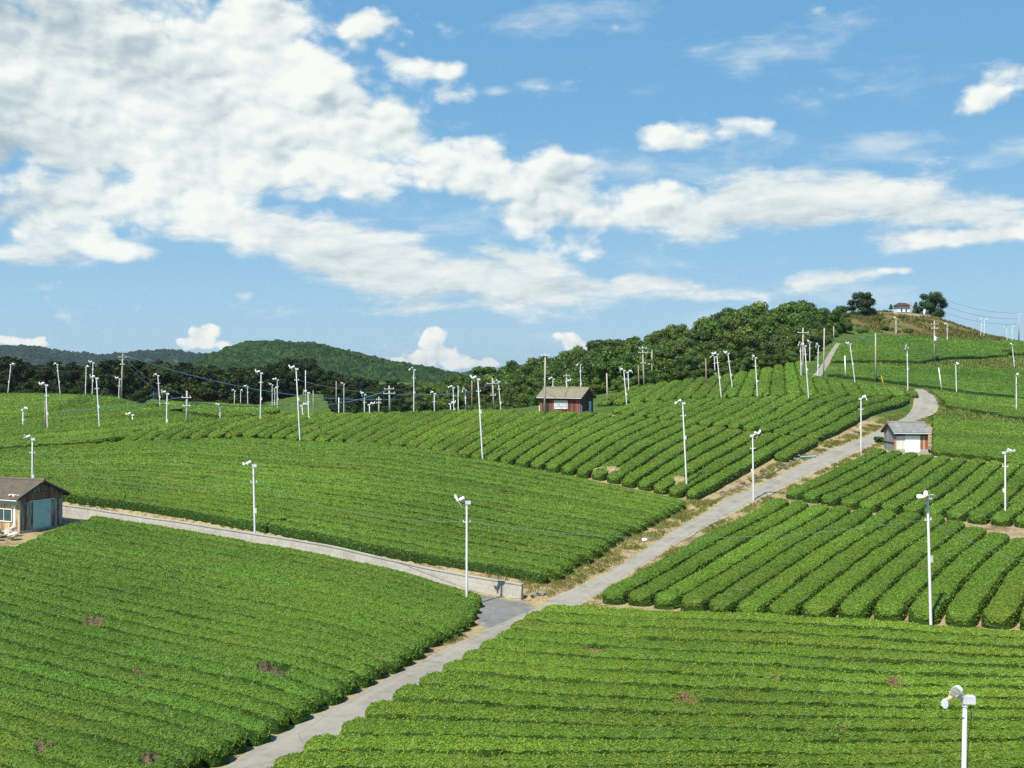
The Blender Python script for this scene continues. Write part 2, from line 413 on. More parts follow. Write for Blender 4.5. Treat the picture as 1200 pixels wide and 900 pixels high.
def roof_mat(name, a, b_, lichen, freq=5.0):
    m, nt, b = new_mat(name, 0.85, 0.2)
    o = objco(nt)
    n1 = noise(nt, o, 2.2, 6, 0.7); n2 = noise(nt, o, 9.0, 4, 0.6)
    c = ramp(nt, math_(nt, 'ADD', math_(nt, 'MULTIPLY', n1, 0.6), math_(nt, 'MULTIPLY', n2, 0.4)), [(0.35, a), (0.65, b_)])
    c = mixc(nt, ramp(nt, noise(nt, o, 1.1, 5, 0.7), [(0.55, (0, 0, 0)), (0.68, (0.8, 0.8, 0.8))]), c, lichen)
    nt.links.new(c, b.inputs['Base Color']); bump(nt, b, n2, 0.5, 0.05)
    return m
M['roof_brown'] = roof_mat('brown_roof_tile', (0.092, 0.075, 0.054), (0.175, 0.145, 0.105), (0.14, 0.125, 0.09))
M['roof_straw'] = roof_mat('mossy_roof_tile', (0.15, 0.13, 0.09), (0.29, 0.26, 0.18), (0.20, 0.19, 0.10))
M['roof_grey'] = roof_mat('grey_roof_tile', (0.13, 0.13, 0.125), (0.26, 0.26, 0.245), (0.34, 0.33, 0.29))
M['roof_dark'] = roof_mat('dark_roof_tile', (0.04, 0.035, 0.035), (0.07, 0.06, 0.06), (0.06, 0.05, 0.05))

def concrete_mat(name, col, joint=None):
    m, nt, b = new_mat(name, 0.9, 0.2)
    p = pos(nt)
    n1 = noise(nt, p, 0.7, 6, 0.7); n2 = noise(nt, p, 6.0, 5, 0.65)
    f = math_(nt, 'ADD', math_(nt, 'MULTIPLY', n1, 0.55), math_(nt, 'MULTIPLY', n2, 0.45))
    c = ramp(nt, f, [(0.3, tuple(x * 0.68 for x in col)), (0.5, col), (0.72, tuple(x * 1.2 for x in col))])
    st = noise(nt, mapping(nt, p, (1.2, 1.2, 0.18)), 1.3, 6, 0.75)
    c = mixc(nt, ramp(nt, st, [(0.56, (0, 0, 0)), (0.74, (0.75, 0.75, 0.75))]), c, tuple(x * 0.45 for x in col))
    if joint:
        ta = N(nt, 'ShaderNodeAttribute', attribute_name='face_pos')
        br = N(nt, 'ShaderNodeTexBrick'); br.inputs['Scale'].default_value = 1.0; br.inputs['Brick Width'].default_value = 0.62; br.inputs['Row Height'].default_value = 0.30; br.inputs['Mortar Size'].default_value = 0.018
        br.inputs['Color1'].default_value = (1, 1, 1, 1); br.inputs['Color2'].default_value = (0.78, 0.78, 0.78, 1); br.inputs['Mortar'].default_value = (0.45, 0.43, 0.40, 1)
        nt.links.new(ta.outputs['Vector'], br.inputs['Vector']); c = mixc(nt, 0.35, c, br.outputs[0], 'MULTIPLY')
    nt.links.new(c, b.inputs['Base Color']); bump(nt, b, n2, 0.4, 0.03)
    return m
M['wall_concrete'] = concrete_mat('wall_concrete', (0.42, 0.40, 0.34), joint=True)
M['kerb_concrete'] = concrete_mat('kerb_concrete', (0.36, 0.34, 0.28))
M['pad_concrete'] = concrete_mat('pad_concrete', (0.36, 0.34, 0.30))

def road_mat(name, col, patch, crack=0.55):
    m, nt, b = new_mat(name, 0.9, 0.2)
    p = pos(nt)
    n1 = noise(nt, p, 0.28, 6, 0.7); n2 = noise(nt, p, 14.0, 4, 0.7); n3 = noise(nt, p, 1.6, 5, 0.65)
    f = math_(nt, 'ADD', math_(nt, 'MULTIPLY', n1, 0.5), math_(nt, 'ADD', math_(nt, 'MULTIPLY', n3, 0.3), math_(nt, 'MULTIPLY', n2, 0.2)))
    c = ramp(nt, f, [(0.33, tuple(x * 0.62 for x in col)), (0.5, col), (0.66, tuple(x * 1.22 for x in col))])
    at_ = N(nt, 'ShaderNodeAttribute', attribute_name='across')
    e = math_(nt, 'ABSOLUTE', at_.outputs['Fac'])
    e = math_(nt, 'ADD', e, math_(nt, 'MULTIPLY', math_(nt, 'SUBTRACT', n3, 0.5), 0.7))
    c = mixc(nt, ramp(nt, e, [(0.74, (0, 0, 0)), (0.98, (0.8, 0.8, 0.8))]), c, patch)
    wheel = math_(nt, 'ABSOLUTE', math_(nt, 'SUBTRACT', math_(nt, 'ABSOLUTE', at_.outputs['Fac']), 0.42))
    c = mixc(nt, ramp(nt, wheel, [(0.0, (0.35, 0.35, 0.35)), (0.2, (0, 0, 0))]), c, tuple(x * 1.25 for x in col))
    vo = N(nt, 'ShaderNodeTexVoronoi', feature='DISTANCE_TO_EDGE'); vo.inputs['Scale'].default_value = 0.22
    nt.links.new(mapping(nt, p, (1, 1, 1)), vo.inputs['Vector'])
    c = mixc(nt, ramp(nt, vo.outputs['Distance'], [(0.004, (0.3, 0.3, 0.3)), (0.012, (0, 0, 0))]), c, tuple(x * 0.4 for x in col))
    nt.links.new(c, b.inputs['Base Color']); bump(nt, b, n2, 0.3, 0.01)
    return m
M['road'] = road_mat('weathered_road', (0.262, 0.245, 0.198), (0.39, 0.325, 0.205))
M['asphalt'] = road_mat('side_asphalt', (0.165, 0.162, 0.15), (0.30, 0.26, 0.18))

def ground_mat():
    m, nt, b = new_mat('ground', 0.95, 0.1)
    p = pos(nt)
    n1 = noise(nt, p, 0.35, 6, 0.65); n2 = noise(nt, p, 2.6, 6, 0.7); n3 = noise(nt, p, 11.0, 4, 0.7)
    f = math_(nt, 'ADD', math_(nt, 'MULTIPLY', n1, 0.45), math_(nt, 'ADD', math_(nt, 'MULTIPLY', n2, 0.35), math_(nt, 'MULTIPLY', n3, 0.2)))
    soil = ramp(nt, f, [(0.39, (0.11, 0.075, 0.042)), (0.46, (0.22, 0.155, 0.085)), (0.52, (0.36, 0.29, 0.16)), (0.565, (0.27, 0.23, 0.095)), (0.62, (0.09, 0.125, 0.028))])
    grass = ramp(nt, f, [(0.40, (0.028, 0.062, 0.012)), (0.50, (0.06, 0.11, 0.020)), (0.60, (0.13, 0.155, 0.038))])
    heath = ramp(nt, f, [(0.42, (0.035, 0.065, 0.014)), (0.47, (0.085, 0.085, 0.028)), (0.51, (0.19, 0.125, 0.052)), (0.545, (0.13, 0.13, 0.042)), (0.58, (0.055, 0.09, 0.02))])
    a1 = N(nt, 'ShaderNodeAttribute', attribute_name='grassy'); a2 = N(nt, 'ShaderNodeAttribute', attribute_name='heath')
    def sharp(fac):
        return ramp(nt, math_(nt, 'ADD', fac, math_(nt, 'MULTIPLY', math_(nt, 'SUBTRACT', n2, 0.5), 0.8)), [(0.35, (0, 0, 0)), (0.65, (1, 1, 1))])
    c = mixc(nt, sharp(a1.outputs['Fac']), soil, grass)
    c = mixc(nt, sharp(a2.outputs['Fac']), c, heath)
    nt.links.new(c, b.inputs['Base Color']); bump(nt, b, f, 0.7, 0.25)
    return m
M['ground'] = ground_mat()

def hill_mat(name, dark, mid, light, sc):
    m, nt, b = new_mat(name, 0.95, 0.1)
    p = pos(nt)
    n1 = noise(nt, p, sc, 6, 0.65); n2 = noise(nt, p, sc * 9, 4, 0.7)
    a = N(nt, 'ShaderNodeAttribute', attribute_name='crown')
    f = math_(nt, 'ADD', math_(nt, 'MULTIPLY', n1, 0.22), math_(nt, 'ADD', math_(nt, 'MULTIPLY', n2, 0.18), math_(nt, 'MULTIPLY', a.outputs['Fac'], 0.60)))  # crown hollows darker, tops lighter: self-shadow put into the colour
    c = ramp(nt, f, [(0.34, dark), (0.5, mid), (0.68, light)])
    nt.links.new(c, b.inputs['Base Color'])
    return m
M['hill_green'] = hill_mat('wooded_hill', (0.006, 0.020, 0.005), (0.018, 0.046, 0.008), (0.046, 0.082, 0.013), 0.012)
M['hill_far'] = hill_mat('far_wooded_hill', (0.004, 0.018, 0.007), (0.014, 0.040, 0.012), (0.040, 0.075, 0.018), 0.0035)

M['far_crown'] = leaf_mat('far_crown', (0.009, 0.028, 0.008), (0.018, 0.045, 0.010), (0.038, 0.070, 0.014), 0.01, 0.0, 0.9, 0.05)
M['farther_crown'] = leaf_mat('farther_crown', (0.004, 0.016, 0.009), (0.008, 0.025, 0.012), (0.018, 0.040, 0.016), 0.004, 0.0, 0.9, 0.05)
M['pale_stone'] = flat_mat('pale_stone', (0.52, 0.48, 0.40), 0.9, 0.2, 0.25, 2.0, dirt=(0.25, 0.18, 0.11), dirt_scale=2.5)
# ------------------------------------------------------------------ ground sheet
def build_ground():
    ny, nx = GZ.shape
    co = np.stack([gx.ravel(), gy.ravel(), GZ.ravel()], 1)
    j, i = np.meshgrid(np.arange(ny - 1), np.arange(nx - 1), indexing='ij')
    a = (j * nx + i).ravel()
    f = np.stack([a, a + 1, a + nx + 1, a + nx], 1).ravel()
    me = np_mesh('ground', co, f, np.full(len(a), 4), [M['ground']], smooth=True)
    X, Y = gx.ravel(), gy.ravel()
    grassy = np.full(X.shape, 0.12)
    grassy = np.maximum(grassy, sstep(150, 165, Y) * 0.78)
    grassy = np.maximum(grassy, sstep(30, 22, Y) * 0.8)
    grassy = np.maximum(grassy, sstep(64, 70, X) * sstep(150, 160, Y) * 0.72)
    heath = sstep(-0.15, 0.15, 1 - np.hypot((X - 117) / 25, (Y - 324) / 20)) * 0.8
    heath = np.maximum(heath, sstep(-0.15, 0.15, 1 - np.hypot((X - 165) / 45, (Y - 318) / 14)) * 0.35)
    for nm, arr in (('grassy', grassy), ('heath', heath)):
        at_ = me.attributes.new(nm, 'FLOAT', 'POINT'); at_.data.foreach_set('value', np.ascontiguousarray(arr, dtype=np.float32))
    o = bpy.data.objects.new('ground', me); link(o); tag(o, kind='structure')
build_ground()

# ------------------------------------------------------------------ roads
def resample(pts, step):
    pts = np.asarray(pts, float); d = np.hypot(*np.diff(pts[:, :2], axis=0).T); s = np.concatenate([[0], np.cumsum(d)])
    n = max(2, int(s[-1] / step) + 1); q = np.linspace(0, s[-1], n)
    return np.stack([np.interp(q, s, pts[:, k]) for k in range(pts.shape[1])], 1)
def smooth_line(pts, it=2):
    pts = np.asarray(pts, float)
    for _ in range(it):
        q = [pts[0]]
        for a, b in zip(pts[:-1], pts[1:]):
            q += [a * 0.75 + b * 0.25, a * 0.25 + b * 0.75]
        q.append(pts[-1]); pts = np.array(q)
    return pts
def strip(name, L, R, mat, lift=0.05, n_across=9, n_len=None):
    L = smooth_line(L); R = smooth_line(R)
    n = n_len or int(max(np.hypot(*np.diff(L, axis=0).T).sum(), 4) / 0.8)
    def rs(p):
        d = np.hypot(*np.diff(p, axis=0).T); s = np.concatenate([[0], np.cumsum(d)]); q = np.linspace(0, s[-1], n)
        return np.stack([np.interp(q, s, p[:, k]) for k in (0, 1)], 1)
    L = rs(L); R = rs(R)
    t = np.linspace(0, 1, n_across)
    P = L[:, None] * (1 - t)[None, :, None] + R[:, None] * t[None, :, None]
    wob = (vnoise(P[:, 0, 0] * 0.9, P[:, 0, 1] * 0.9, 3) - 0.5) * 0.35
    dirv = (R - L) / np.maximum(np.hypot(*(R - L).T), 1e-6)[:, None]
    P[:, 0] += dirv * wob[:, None]; P[:, -1] -= dirv * wob[::-1][:, None]
    z = H(P[..., 0], P[..., 1]) + lift
    z = np.maximum(z, np.minimum(z.max(1, keepdims=True), z.mean(1, keepdims=True)) - 0.02)
    z[:, 0] -= 0.10; z[:, -1] -= 0.10
    co = np.concatenate([P, z[..., None]], 2).reshape(-1, 3)
    j, i = np.meshgrid(np.arange(n - 1), np.arange(n_across - 1), indexing='ij'); a = (j * n_across + i).ravel()
    f = np.stack([a, a + 1, a + n_across + 1, a + n_across], 1).ravel()
    me = np_mesh(name, co, f, np.full(len(a), 4), [mat], smooth=True)
    ac = np.tile(np.linspace(-1, 1, n_across), n)
    q = me.attributes.new('across', 'FLOAT', 'POINT'); q.data.foreach_set('value', ac.astype(np.float32))
    o = bpy.data.objects.new(name, me); link(o); tag(o, kind='structure'); return o
def px(lst): return [tuple(at(u, v))[:2] for u, v in lst]
ROAD_L = px([(170,952),(254,897),(324,857),(396,824),(470,783),(567,737),(637,703),(700,676),(767,637),(833,592),(870,575),(900,563),(961,531),(1004,515),(1036,501),(1058,491)]) + [tuple(atY(u, Y))[:2] for u, Y in ((1068,176),(1070,184),(1072,192),(1070,200))]
ROAD_R = px([(260,980),(322,915),(424,859),(506,806),(620,740),(692,703),(737,674),(792,640),(842,610),(882,590),(917,573),(974,545),(1008,530),(1038,513),(1076,494)]) + [tuple(atY(u, Y))[:2] for u, Y in ((1098,174),(1103,183),(1096,194),(1088,203))]
road = strip('road', ROAD_L, ROAD_R, M['road'])
strip('hill_road', [tuple(atY(u, Y))[:2] for u, Y in ((945,196),(951,206),(960,222),(971,243),(979,258))], [tuple(atY(u, Y))[:2] for u, Y in ((957,196),(962,206),(970,222),(978,243),(985,258))], M['road'])
# farm path below the retaining wall, widening where it meets the road
def offset_line(pts, d):
    pts = np.asarray(pts, float); t = np.gradient(pts, axis=0); t /= np.hypot(*t.T)[:, None]
    return pts + np.stack([t[:, 1], -t[:, 0]], 1) * d
_wl = resample(WALL, 3.0)
_pl = offset_line(_wl, 0.25); _pr = offset_line(_wl, 2.9)
jl = [tuple(p) for p in _pl] + px([(628,706),(622,722)]); jr = [tuple(p) for p in _pr[:-2]] + px([(556,726),(566,745),(590,746)])
strip('farm_path', jl, jr, M['asphalt'], lift=0.035, n_across=11)

# ------------------------------------------------------------------ far hills
def hills(name, pxprof, Y, depth, mat, crown, step, amp, base_z, seed, trees=0):
    """wooded range whose skyline follows a profile; a height field with tree-crown relief"""
    us = np.array([p[0] for p in pxprof], float); zs = np.array([(V0 - p[1]) / F * Y for p in pxprof])
    xs = (us - U0) / F * Y
    X = np.arange(xs[0], xs[-1], step); D = np.concatenate([np.linspace(-depth, 0, int(depth / step)), np.linspace(0, depth * 0.6, int(depth * 0.3 / step))[1:]])
    x, d = np.meshgrid(X, D)
    crest_shift = (vnoise(x / (depth * 0.8), 0 * x, seed) - 0.5) * depth * 0.3
    dd = d - crest_shift * np.exp(-(d / depth) ** 2)
    prof = np.interp(x, xs, zs)
    fall = np.where(d < 0, 1 - sstep(0, 1, -d / depth) , 1 - sstep(0, 1, d / (depth * 0.6)))
    ridges = fbm(x / (depth * 0.45), d / (depth * 0.5), seed + 3, 4)
    z = base_z + (prof - base_z) * fall
    env = np.sin(np.clip(-d / depth, 0, 1) * math.pi)
    z += (ridges - 0.5) * (prof - base_z) * 0.75 * env
    dz = crown * 3.2     # crowns march back up the slope; cells are longer in depth so that each reads round from the valley
    ux = x + (vnoise(x / crown / 1.7, d / dz / 1.7, seed + 5) - .5) * crown; uy_ = d + (vnoise(x / crown / 1.7, d / dz / 1.7, seed + 6) - .5) * dz
    cr = 0.62 * vnoise(ux / crown, uy_ / dz, seed + 9) + 0.38 * vnoise(ux / crown * 2.1, uy_ / dz * 2.1, seed + 10)
    cr = np.clip(0.5 + (cr - 0.5) * 1.7, 0, 1)
    z += (cr - 0.75) * amp
    co = np.stack([x.ravel(), (Y + d).ravel(), z.ravel()], 1)
    ny, nx = x.shape
    j, i = np.meshgrid(np.arange(ny - 1), np.arange(nx - 1), indexing='ij'); a = (j * nx + i).ravel()
    f = np.stack([a, a + 1, a + nx + 1, a + nx], 1).ravel()
    me = np_mesh(name, co, f, np.full(len(a), 4), [mat], smooth=True)
    q = me.attributes.new('crown', 'FLOAT', 'POINT'); q.data.foreach_set('value', cr.ravel().astype(np.float32))
    o = bpy.data.objects.new(name, me); link(o); tag(o, kind='structure')
    if trees:
        # the closed wood on the slope facing the valley: crowns too many to count
        rng = np.random.default_rng(seed); ok = np.nonzero((d > -depth * 0.95) & (d < 12))
        k = rng.choice(len(ok[0]), trees); jj, ii = ok[0][k], ok[1][k]
        tb = MB(); tb.ball((0, 0, 0), 1.0, 7, 5); tv = np.array(tb.v); nv = len(tv)
        r_ = crown * rng.uniform(0.26, 0.56, trees)
        v = tv[None] * np.stack([r_ * rng.uniform(.8, 1.25, trees), r_, r_ * rng.uniform(.7, 1.05, trees)], 1)[:, None] * (1 + rng.normal(0, .16, (trees, nv, 1)))
        v = v + np.stack([x[jj, ii] + rng.uniform(-step, step, trees), Y + d[jj, ii], z[jj, ii] - r_ * .15], 1)[:, None]
        fi = np.concatenate([(np.array([i for fc in tb.f for i in fc])[None] + nv * np.arange(trees)[:, None]).ravel()]); fs = np.tile([len(fc) for fc in tb.f], trees)
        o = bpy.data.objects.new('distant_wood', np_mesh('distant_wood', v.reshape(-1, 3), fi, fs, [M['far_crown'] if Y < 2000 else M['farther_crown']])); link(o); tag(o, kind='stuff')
hills('hills', [(150,440),(235,428),(265,419),(285,406),(305,402),(322,401),(345,405),(365,405),(385,409),(405,415),(425,417),(445,424),(470,428),(500,433),(530,438),(560,444),(640,452)], 1250, 420, M['hill_green'], 8.0, 5.0, 2.5, -25, 31, trees=15000)
hills('far_hills', [(-260,412),(-120,405),(-60,408),(0,407),(20,406),(40,405.5),(60,410),(90,413),(110,416),(125,418),(150,414),(175,412),(190,413),(205,410),(225,415),(250,417),(270,417),(300,420),(360,425)], 3000, 900, M['hill_far'], 14, 9.0, 5, -30, 57, trees=11000)
hills('far_hills', [(420,440),(445,430),(462,425),(478,427),(495,431),(512,436),(530,440),(560,446)], 4300, 900, M['hill_far'], 18, 10.0, 8, -30, 71)
hills('far_hills', [(500,447),(525,441),(540,437),(552,434),(562,437),(590,441),(640,444),(720,440),(820,436),(960,430),(1150,436),(1320,430),(1500,436)], 2400, 600, M['hill_far'], 13, 8.0, 6, -30, 83)

# ------------------------------------------------------------------ retaining wall
def build_wall():
    P = resample(WALL[1:], 1.5); n = len(P)
    t = np.gradient(P, axis=0); t /= np.hypot(*t.T)[:, None]; nr = np.stack([t[:, 1], -t[:, 0]], 1)   # towards the path
    zb = H(*(P + nr * 0.5).T) - 0.25; zt = zb + 0.25 + WALL_H + 0.08 + 0.04 * (vnoise(np.arange(n) * 0.4, np.zeros(n), 4) - 0.5)
    mb = MB(); rows = []
    for i in range(n):
        f0 = P[i] + nr[i] * 0.18; f1 = P[i] + nr[i] * 0.10; b1 = P[i] - nr[i] * 0.14; b0 = P[i] - nr[i] * 0.2
        rows.append([(f0[0], f0[1], zb[i]), (f1[0], f1[1], zt[i]), (b1[0], b1[1], zt[i]), (b0[0], b0[1], zb[i])])
    vs = [q for r in rows for q in r]; fs = []
    for i in range(n - 1):
        for k in range(3):
            fs.append((i * 4 + k, (i + 1) * 4 + k, (i + 1) * 4 + k + 1, i * 4 + k + 1))
    fs += [(0, 1, 2, 3), tuple((n - 1) * 4 + k for k in (3, 2, 1, 0))]
    mb.add(vs, fs)
    o = mb.build('retaining_wall', M['wall_concrete'])
    sl_ = np.concatenate([[0], np.cumsum(np.hypot(*np.diff(P, axis=0).T))])
    fp = np.zeros((4 * n, 3), np.float32)
    for i in range(n):
        fp[i * 4:i * 4 + 4, 0] = sl_[i]; fp[i * 4:i * 4 + 4, 1] = [0, zt[i] - zb[i], zt[i] - zb[i], 0]
    q = o.data.attributes.new('face_pos', 'FLOAT_VECTOR', 'POINT'); q.data.foreach_set('vector', fp.ravel())
    tag(o, 'low weathered concrete retaining wall along the farm path under the broad tea field', 'wall')
    vs = []; fs = []
    for i in range(n):
        for d_, z_ in ((.14, .003), (.14, .075), (-.18, .075), (-.18, .003)):
            g = P[i] + nr[i] * d_; vs.append((g[0], g[1], zt[i] + z_))
    for i in range(n - 1):
        for k in range(4): fs.append((i * 4 + k, (i + 1) * 4 + k, (i + 1) * 4 + (k + 1) % 4, i * 4 + (k + 1) % 4))
    fs += [(0, 1, 2, 3), tuple((n - 1) * 4 + k for k in (3, 2, 1, 0))]
    MB().add(vs, fs).build('capping', M['kerb_concrete'], o)
build_wall()
# ------------------------------------------------------------------ tea fields
PROF = np.array([(-1.0,-.25),(-1.0,.10),(-.99,.32),(-.95,.52),(-.84,.71),(-.58,.83),(-.2,.89),(.2,.89),(.58,.83),(.84,.71),(.95,.52),(.99,.32),(1.0,.10),(1.0,-.25)])
PROF_LO = np.array([(-1.0,-.25),(-.98,.30),(-.94,.55),(-.80,.74),(-.3,.88),(.3,.88),(.80,.74),(.94,.55),(.98,.30),(1.0,-.25)])
BARE = []   # filled from the photo: (x, y, radius) of bare or dead patches in the canopy
for u, v, r in [(324,783,.95),(106,730,.7),(160,788,.6),(808,821,.65),(905,796,.55),(695,762,.62),(1000,858,.65),(567,886,.65),(112,623,.45),(629,815,.3),(1050,800,.35),(730,676,.3),
                (262,700,.3),(440,770,.3),(52,877,.35),(175,889,.35),(866,692,.45),(1076,668,.4),(675,607,.5),(735,573,.35),(593,578,.3),(770,541,.35),(380,597,.3),(240,560,.35),(130,572,.3),(520,600,.3),
                (340,500,.9),(370,502,.9),(285,488,.9),(83,488,.8),(760,452,.6),(567,523,.5)]:
    p = at(u, v, 0.8); BARE.append((p.x, p.y, r))
BARE = np.array(BARE)
N_LEAF = [0]
def hedge_mesh(P, hw, seed, hs=1.0, dens=1.0):
    """P (n,2) centre line in world xy at even steps, hw (n,) half widths -> local mesh + origin"""
    rng = np.random.default_rng(seed)
    mid = P[len(P) // 2]; dist = float(np.hypot(P[:, 0], P[:, 1]).min()); dmid = float(np.hypot(*mid))
    step = 0.24 if dist < 85 else 0.34 if dist < 125 else 0.55 if dist < 190 else 0.9
    prof = PROF if dist < 125 else PROF_LO
    L = np.hypot(*np.diff(P, axis=0).T); s = np.concatenate([[0], np.cumsum(L)])
    q = np.linspace(0.62, s[-1] - 0.62, max(4, int((s[-1] - 1.2) / step))); ends = np.array([0, .035, .10, .21, .38]); q = np.concatenate([ends, q, s[-1] - ends[::-1]]); n = len(q)
    x = np.interp(q, s, P[:, 0]); y = np.interp(q, s, P[:, 1]); w = np.interp(q, s, hw)
    tx = np.gradient(x, q); ty = np.gradient(y, q); l = np.hypot(tx, ty); tx /= l; ty /= l
    nx_, ny_ = ty, -tx
    wob = (vnoise(q / 2.6, np.full(n, seed * 3.7), 1) - 0.5) * 0.16
    x = x + nx_ * wob; y = y + ny_ * wob
    w = w * (1 + 0.12 * (vnoise(q / 1.7, np.full(n, seed * 1.9), 2) - 0.5))
    e = np.minimum(q, s[-1] - q); endf = np.sqrt(np.clip(e / 0.75, 0, 1) * (2 - np.clip(e / 0.75, 0, 1)))
    w = w * (0.30 + 0.70 * endf); hh = hs * (0.42 + 0.58 * endf ** 0.7) * (1 + 0.10 * (vnoise(q / 3.1, np.full(n, seed * 2.3), 7) - 0.5))
    m = len(prof)
    pa = np.abs(prof[None, :, 0]); ws = np.minimum(w, 0.78)[:, None]
    ox = np.sign(prof[None, :, 0]) * (w[:, None] - (1 - pa) * ws); oz = prof[None, :, 1] * hh[:, None]
    X = x[:, None] + nx_[:, None] * ox; Y = y[:, None] + ny_[:, None] * ox
    Z = H(X, Y); Z = 0.5 * Z + 0.5 * Z.mean(1, keepdims=True) + oz
    # uneven canopy
    lump = fbm(X / 0.55, Y / 0.55, 13, 3) - 0.5
    top = np.clip((prof[None, :, 1] - 0.1) / 0.4, 0, 1)
    Z = Z + lump * 0.09 * top
    jit = 0.032 if dist < 125 else 0.045
    X = X + rng.normal(0, jit, X.shape) * top; Y = Y + rng.normal(0, jit, Y.shape) * top; Z = Z + rng.normal(0, jit, Z.shape) * top
    bare = np.zeros(X.shape)
    for bx, by, br in BARE:
        if abs(bx - mid[0]) < s[-1] and abs(by - mid[1]) < s[-1]:
            dd = np.hypot(X - bx, Y - by) / br + (vnoise(X * 2.1, Y * 2.1, 5) - .5) * 0.45
            bare = np.maximum(bare, 1 - sstep(0.7, 1.0, dd))
    Z = Z - bare * 0.34 * top
    V = np.stack([X, Y, Z], 2)
    jj, ii = np.meshgrid(np.arange(n - 1), np.arange(m - 1), indexing='ij'); a = (jj * m + ii).ravel()
    quad = np.stack([a, a + 1, a + m + 1, a + m], 1)
    v = V.reshape(-1, 3)
    fb = (np.maximum(bare[:-1, :-1], bare[1:, 1:]).ravel() > 0.35)
    pz = np.minimum(prof[:-1, 1], prof[1:, 1]); side = np.tile(pz < 0.54, n - 1)  # old-leaf sides, dark colour carried up the shoulder to paint in furrow shade
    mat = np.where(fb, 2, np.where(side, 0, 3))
    fidx = [quad.ravel(), np.arange(m), (n - 1) * m + np.arange(m)[::-1]]
    sizes = np.concatenate([np.full(len(quad), 4), [m, m]])
    mat = np.concatenate([mat, [0, 0]])
    # leaves
    A = v[quad[:, 0]]; B = v[quad[:, 1]]; Cc = v[quad[:, 2]]; D = v[quad[:, 3]]
    fn = np.cross(Cc - A, D - B); ar = np.linalg.norm(fn, axis=1); fn = -fn / np.maximum(ar, 1e-9)[:, None]; ar = ar * 0.5
    if fn[:, 2].mean() < 0: fn = -fn
    ctr = (A + B + Cc + D) / 4
    fd = np.hypot(ctr[:, 0], ctr[:, 1])
    leafL = 0.080 * np.maximum(1.0, fd / 62.0) ** 0.84
    zf = np.tile(prof[:-1, 1], n - 1)
    zs_ = np.minimum(zf, np.tile(prof[1:, 1], n - 1)); pr = np.where(zs_ < 0.1, 0.10, np.where(zs_ < 0.34, 0.24, np.where(zs_ < 0.54, 0.42, 1.0))) * np.where(fb, 0.7, 1.0)
    lam = ar * 0.50 * np.clip(1.25 - fd / 260, 0.45, 1.0) * dens / (0.27 * leafL ** 2) * pr
    cnt = rng.poisson(np.clip(lam, 0, 60))
    fi = np.repeat(np.arange(len(quad)), cnt); k = len(fi)
    N_LEAF[0] += k
    if k:
        r1 = rng.random(k)[:, None]; r2 = rng.random(k)[:, None]
        p = (A[fi] * (1 - r1) + B[fi] * r1) * (1 - r2) + (D[fi] * (1 - r1) + Cc[fi] * r1) * r2
        LL = leafL[fi] * rng.uniform(0.65, 1.35, k)
        nrm = fn[fi] + rng.normal(0, 0.50, (k, 3)); nrm[:, 2] += 0.2
        nrm /= np.linalg.norm(nrm, axis=1)[:, None]
        t = np.cross(nrm, rng.normal(0, 1, (k, 3))); t /= np.maximum(np.linalg.norm(t, axis=1), 1e-6)[:, None]
        t[:, 2] += 0.28
        b = np.cross(nrm, t)
        p = p + fn[fi] * (rng.uniform(-0.2, 1.0, k) * 0.55 * LL + 0.01)[:, None]
        v0 = p + t * (LL * 0.6)[:, None]; v1 = p - t * (LL * 0.4)[:, None] + b * (LL * 0.30)[:, None]; v2 = p - t * (LL * 0.4)[:, None] - b * (LL * 0.30)[:, None]
        lv = np.stack([v0, v1, v2], 1).reshape(-1, 3)
        base = len(v)
        v = np.concatenate([v, lv]); fidx.append(np.arange(base, base + 3 * k)); sizes = np.concatenate([sizes, np.full(k, 3)]); mat = np.concatenate([mat, np.where(fb[fi], 2, 1)])
    org = np.array([mid[0], mid[1], float(H(mid[0], mid[1]))])
    me = np_mesh('tea_hedge', v - org, np.concatenate(fidx), sizes, [M['tea_bush'], M['tea_leaf'], M['tea_twig'], M['tea_canopy']], mat)
    return me, org

def inside(poly, pts):
    x, y = pts[:, 0], pts[:, 1]; r = np.zeros(len(pts), bool); n = len(poly)
    for i in range(n):
        x1, y1 = poly[i]; x2, y2 = poly[(i + 1) % n]
        c = ((y1 > y) != (y2 > y)) & (x < (x2 - x1) * (y - y1) / (y2 - y1 + 1e-12) + x1)
        r ^= c
    return r
_ONE = ['', 'first', 'second', 'third', 'fourth', 'fifth', 'sixth', 'seventh', 'eighth', 'ninth', 'tenth', 'eleventh', 'twelfth', 'thirteenth', 'fourteenth', 'fifteenth', 'sixteenth', 'seventeenth', 'eighteenth', 'nineteenth']
_TEN = ['', '', 'twenty', 'thirty', 'forty', 'fifty', 'sixty']
ORD = [_ONE[i] if i < 20 else (_TEN[i // 10] + '-' + _ONE[i % 10] if i % 10 else _TEN[i // 10][:-1] + 'ieth') for i in range(70)]
ROWS = []
def to_world(p):
    if len(p) == 3: return tuple(atY(p[0], p[2]))[:2] if p[1] is None else p
    return tuple(at(*p))[:2]
